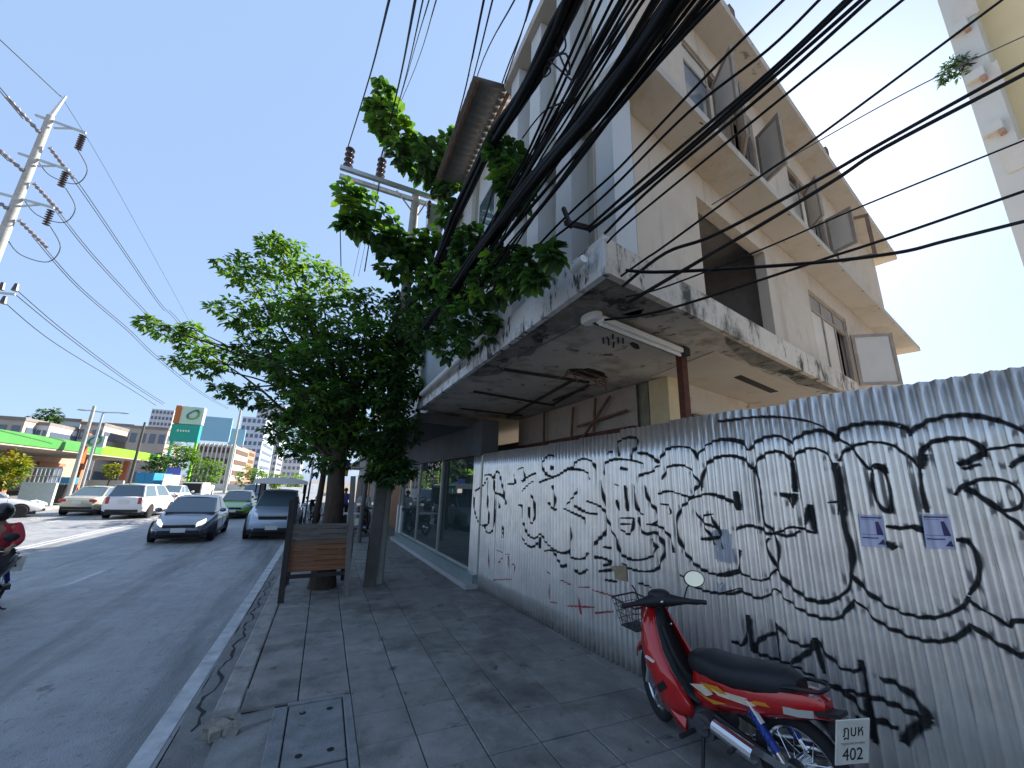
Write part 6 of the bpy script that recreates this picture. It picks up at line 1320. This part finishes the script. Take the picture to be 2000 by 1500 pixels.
c, W_, z1, z0 = fbox(168, 206, 851, 873, 46, .5); m = MB(); m.box((c.x, 46, (z1+z0)/2), (W_, .4, z1-z0)); m.build('canopy_sign', 'sign_grey', gs, off=O_); leaf_logo(gs, Vector((c.x, 45.75, (z1+z0)/2))-O_, .42)
m = MB(); c, W_, z1, z0 = fbox(160, 168, 846, 905, 46, .5); m.box((c.x, 46.1, (z1+z0)/2), (W_, .5, z1-z0)); m.build('sign_post', 'sign_orange', gs, off=O_)
# pylon sign
PY = 66; c, W_, z1, z0 = fbox(337, 394, 793, 862, PY, 1); z1 = ony(365, 793, PY).z; zm = ony(360, 828, PY).z
py_ = thing('pylon_sign', 'tall orange and teal pylon sign with a green leaf emblem', 'sign', (c.x, PY, 0))
m = MB(); m.box((0, .6, (z1+zm)/2), (W_, 1.2, z1-zm)); m.build('upper_panel', 'sign_grey', py_, bevel=.1)
m = MB(); m.box((-W_*.40, .55, (z1+zm)/2), (W_*.22, 1.28, (z1-zm)*1.005)); m.build('orange_band', 'sign_orange', py_, bevel=.1)
m = MB(); m.box((-.05, .6, (zm+z0)/2-.05), (W_*.98, 1.15, zm-z0)); m.build('lower_panel', 'sign_teal', py_)
m = MB()
for k, (q, h_) in enumerate(((-.26, .30), (-.16, .24), (-.07, .26), (.02, .22), (.11, .26))): m.box((q*W_, -.0, zm-.9), (W_*.055, .08, h_))
m.build('lettering', 'plain_white', py_)
for s in (-1, 1): m = MB(); m.box((s*W_*.42, .6, z0/2), (.25, .5, z0)); m.build('sign_leg', 'sign_teal' if s < 0 else 'canopy_lime', py_)
leaf_logo(py_, Vector((W_*.14, -.08, (z1+zm)/2)), W_*.22)
# buildings
def block(name, label, px0, px1, py0, y, dep, wallm, rows, cols, winm='glass_far', group=None, inset=.08, zbase=0.0, roof=None):
    c = ony((px0+px1)/2, py0, y); W_ = abs(ony(px1, 900, y).x-ony(px0, 900, y).x); z1 = c.z
    t = thing(name, label, 'building', (c.x, y, 0), group=group)
    m = MB(); m.box((0, dep/2, z1/2), (W_, dep, z1)); m.build('wall', wallm, t)
    if roof: m = MB(); m.box((0, dep/2, z1+.25), (W_*1.03, dep*1.03, .5)); m.build('roof', roof, t)
    hh = (z1-zbase)/rows
    me = None
    for r in range(rows):
        for k in range(cols):
            x = -W_/2+W_*(k+.5)/cols; z = zbase+hh*(r+.5)
            if me is None:
                m = MB(); m.box((0, 0, 0), (W_/cols*.62, .12, hh*.5)); o = m.build('window', winm, t); me = o.data
            else: o = bpy.data.objects.new('window', me); COL.objects.link(o); o.parent = t
            o.location = (x, -.02, z)
        if dep > 5:
            m = MB(); m.box((W_/2+.02, dep/2, zbase+hh*(r+.5)), (.12, dep*.86, hh*.42)); m.build('window_band', winm, t)
    return t
block('apartment_tower', 'pale round shouldered apartment tower far behind the pylon sign', 297, 342, 800, 210, 14, 'tower_far', 12, 6)
m = MB()
bb = block('billboard_building', 'brick and concrete building under a big pale blue hoarding', 383, 462, 868, 95, 16, 'concrete_far', 4, 9, 'wood_dark')
c, W_, z1, z0 = fbox(395, 452, 815, 862, 94, 1); m = MB(); m.box((c.x-bb.location.x, -1, (z1+z0)/2), (W_, .6, z1-z0)); m.build('blue_hoarding', 'billboard_blue', bb)
c, W_, z1, z0 = fbox(448, 478, 838, 870, 101, 1); m = MB(); m.box((c.x-bb.location.x, 6, (z1+z0)/2), (W_, .6, z1-z0)); m.build('blue_hoarding', 'billboard_blue', bb)
for k in range(10):
    m = MB(); z_ = ony(420, 866, 95).z; W9 = abs(ony(462, 900, 95).x-ony(383, 900, 95).x); m.box((-W9/2+W9*k/9, -.18, z_/2), (.22, .3, z_)); m.build('pier', 'truck_side', bb)
bk = block('brick_building', 'orange brick building right of the pale blue hoarding', 440, 474, 872, 112, 20, 'brick_far', 5, 4, 'wood_dark')
block('office_block', 'white and blue office block with horizontal bands behind the tree', 474, 522, 815, 150, 30, 'tower_blue', 9, 5)
block('office_block', 'distant pale office tower just left of the tree crown', 505, 560, 790, 240, 30, 'tower_far', 14, 7)
block('office_block', 'low distant pale building at the end of the road', 520, 590, 895, 300, 30, 'tower_far', 4, 8)
# low roofs behind the station
for i, (a, b, py0, y, wm, rm, lb) in enumerate([(-60, 52, 818, 85, 'concrete_far', 'roof_far', 'long brown roofed house behind the green canopy at the left edge'), (50, 98, 830, 88, 'tower_far', 'roof_far', 'grey house with a stepped roof behind the green canopy'), (100, 160, 822, 100, 'wall_pale', 'roof_far', 'cream house with low roof behind the two poles'), (158, 205, 830, 96, 'concrete_far', 'roof_far', 'house with a dark rounded roof right of the street lamp'), (205, 262, 832, 108, 'wall_pale', 'roof_far', 'pale house with grey roof beside the green canopy end'), (255, 330, 838, 100, 'concrete_far', 'roof_far', 'brown house left of the pylon sign')]):
    block('house', lb, a, b, py0, y, 10, wm, 3, 4, 'glass_far', roof=rm, group='houses behind the petrol station')
# things along the far pavement
c, W_, z1, z0 = fbox(42, 110, 942, 968, 36, .3); m = MB(); m.box((0, 0, z1/2), (W_, .25, z1)); o = m.build('boundary_wall', 'wall_pale'); o.location = (c.x, 36, 0); tag(o, 'low pale green wall at the petrol station edge', 'wall')
fr_ = thing('railing', 'grey steel railing standing on the low pale wall', 'railing', (c.x, 36.1, z1)); m = MB()
for k in range(9): m.bar((-W_/2+W_*k/8, 0, 0), (-W_/2+W_*k/8, 0, .9), .05)
m.build('baluster', 'steel_galv', fr_)
for z in (.4, .9): m = MB(); m.bar((-W_/2, 0, z), (W_/2, 0, z), .06); m.build('rail', 'steel_galv', fr_)
c, W_, z1, z0 = fbox(80, 134, 950, 980, 37.5, 1); t = thing('rubbish_skip', 'dark skip standing at the far kerb left of the beige sedan', 'skip', (c.x, 37.5, 0)); m = MB(); m.loft([[Vector((x*W_/2*k, y*.8, z)) for x, y in ((-1, -1), (1, -1), (1, 1), (-1, 1))] for k, z in ((.85, .1), (1, 1.25))]); m.build('bin', 'car_dark', t); m = MB(); m.box((0, 0, 1.3), (W_, 1.7, .08)); m.build('lid', 'moto_grey', t)
c, W_, z1, z0 = fbox(118, 140, 932, 975, 41, 1); m = MB(); m.box((0, 0, z1/2), (W_, 1.2, z1)); o = m.build('kiosk', 'truck_blue'); o.location = (c.x, 41, 0); tag(o, 'narrow blue kiosk beside the skip', 'kiosk')
def simple_pole(name, label, cat, px, pyb, pyt, y, r, m_='pole_concrete', arms=False):
    a = ony(px, pyb, y); b = ony(px, pyt, y); t = thing(name, label, cat, (a.x, y, 0)); m = MB(); m.tube([(0, 0, 0), (0, 0, b.z)], r, 8, True, r*.6); m.build('pole', m_, t, smooth=60)
    if arms:
        for s in (-1, 1):
            m = MB(); m.bar((0, 0, b.z-.05), (s*.9, 0, b.z+.02), .08); m.build('arm', 'steel_galv', t); m = MB(); m.ball((s*1.15, 0, b.z+.02), (.35, .13, .07), 8, 5); m.build('lamp_head', 'steel_galv', t, smooth=True)
    return t
simple_pole('utility_pole', 'pale slanting utility pole left of the double street lamp', 'utility pole', 135, 960, 789, 37, .16)
simple_pole('street_lamp', 'street lamp with two lamp heads in front of the petrol station', 'street lamp', 160, 950, 801, 39, .11, 'steel_galv', True)
simple_pole('utility_pole', 'short brown utility pole in front of the lime canopy end', 'utility pole', 248, 960, 822, 52, .16, 'pole_dark')
simple_pole('utility_pole', 'pale utility pole in front of the orange brick building', 'utility pole', 438, 962, 768, 70, .20)
c, W_, z1, z0 = fbox(324, 352, 913, 942, 50, .2); t = thing('street_sign', 'blue and white street sign board on two posts', 'sign', (c.x, 50, 0)); m = MB(); m.box((0, 0, (z1+z0)/2), (W_, .1, z1-z0)); m.build('board', 'sign_blue', t); m = MB(); m.box((-.1, -.06, lerp(z0, z1, .3)), (W_*.7, .03, (z1-z0)*.42)); m.build('white_panel', 'plain_white', t)
for s in (-1, 1): m = MB(); m.bar((s*W_*.35, .03, 0), (s*W_*.35, .03, z0), .1); m.build('post', 'steel_galv', t)
# far greenery
YEL = ['leaf_yellow', 'leaf_light', 'leaf_yellow']
def bush(label, px, pyc, rp, y, n, size, mats_=LEAFM, w3=(.4, .5, .1), group='shrubs and trees on the far side', el=1.0):
    p = ony(px, pyc, y); R = px_r(p, rp); t = thing('bush', label, 'tree', (p.x, y, 0), group=group)
    m = MB(); m.tube([(0, 0, -.1), (.05, 0, max(.4, p.z*.8))], .10, 7, True, .05); m.build('trunk', 'bark', t)
    m = MB(); leafs(m, (0, 0, p.z), (R, R, R*el), n, size, w3); leafs(m, (R*.4, 0, p.z+R*.3), (R*.6, R*.6, R*.5), n//3, size, w3); m.build('crown', mats_, t)
bush('bright yellow green shrub at the left edge behind the white car', 12, 915, 30, 34, 700, .30, YEL, (.5, .3, .2), el=1.2)
bush('orange yellow flowering shrub by the petrol station exit', 218, 918, 13, 52, 260, .3, YEL, (.6, .1, .3))
bush('loose green tree right under the pylon sign', 352, 893, 28, 58, 900, .42, el=1.0)
bush('dark green bush left of the blue street sign', 305, 908, 22, 56, 500, .4, w3=(.2, .0, .8))
bush('bright green tree between street sign and brick building', 400, 920, 28, 60, 800, .42, w3=(.4, .55, .05))
bush('green shrub at the far kerb beyond the taxi', 488, 935, 26, 75, 700, .5)
bush('pale green shrub line far down the road', 530, 945, 24, 110, 700, .7, w3=(.3, .7, 0))
bush('hazy green tree at the end of the road', 570, 945, 22, 160, 700, 1.0, w3=(.3, .7, 0))
bush('grey green roof plant on the grey house', 88, 818, 22, 92, 400, .7, ['leaf_dark', 'leaf', 'leaf_dark'], (.5, .2, .3))
# pale fence and low walls behind
for (a, b, py0, y, mm, lb) in ((170, 240, 938, 60, 'plain_white', 'white boundary wall beyond the beige sedan'), (400, 480, 945, 82, 'truck_side', 'pale picket wall in front of the brick building'), (322, 345, 945, 75, 'concrete_far', 'short wall section by the blue street sign')):
    c, W_, z1, z0 = fbox(a, b, py0, 965, y, 1); m = MB(); m.box((0, 0, z1/2), (W_, .3, z1)); o = m.build('boundary_wall', mm); o.location = (c.x, y, 0); tag(o, lb, 'wall')
# plant tuft on the tower at the right
p = onx(1884, 125, 17.42); t = thing('roof_plant', 'grey green plant tuft growing out of the white tower wall', 'plant', p); m = MB(); leafs(m, (0, .2, 0), (.2, .42, .5), 420, .16, (.0, .0, 1), droop=.9, wide=.3); m.build('foliage', LEAFM, t); m = MB(); m.tube([(.15, -.4, -.3), (.05, 0, 0), (0, .35, .25)], .03, 6); m.tube([(.05, 0, 0), (0, .3, -.3)], .02, 6); m.build('stem', 'bark', t)
print('objects', len(bpy.data.objects), 'tris', sum(len(p.vertices)-2 for me in bpy.data.meshes for p in me.polygons))
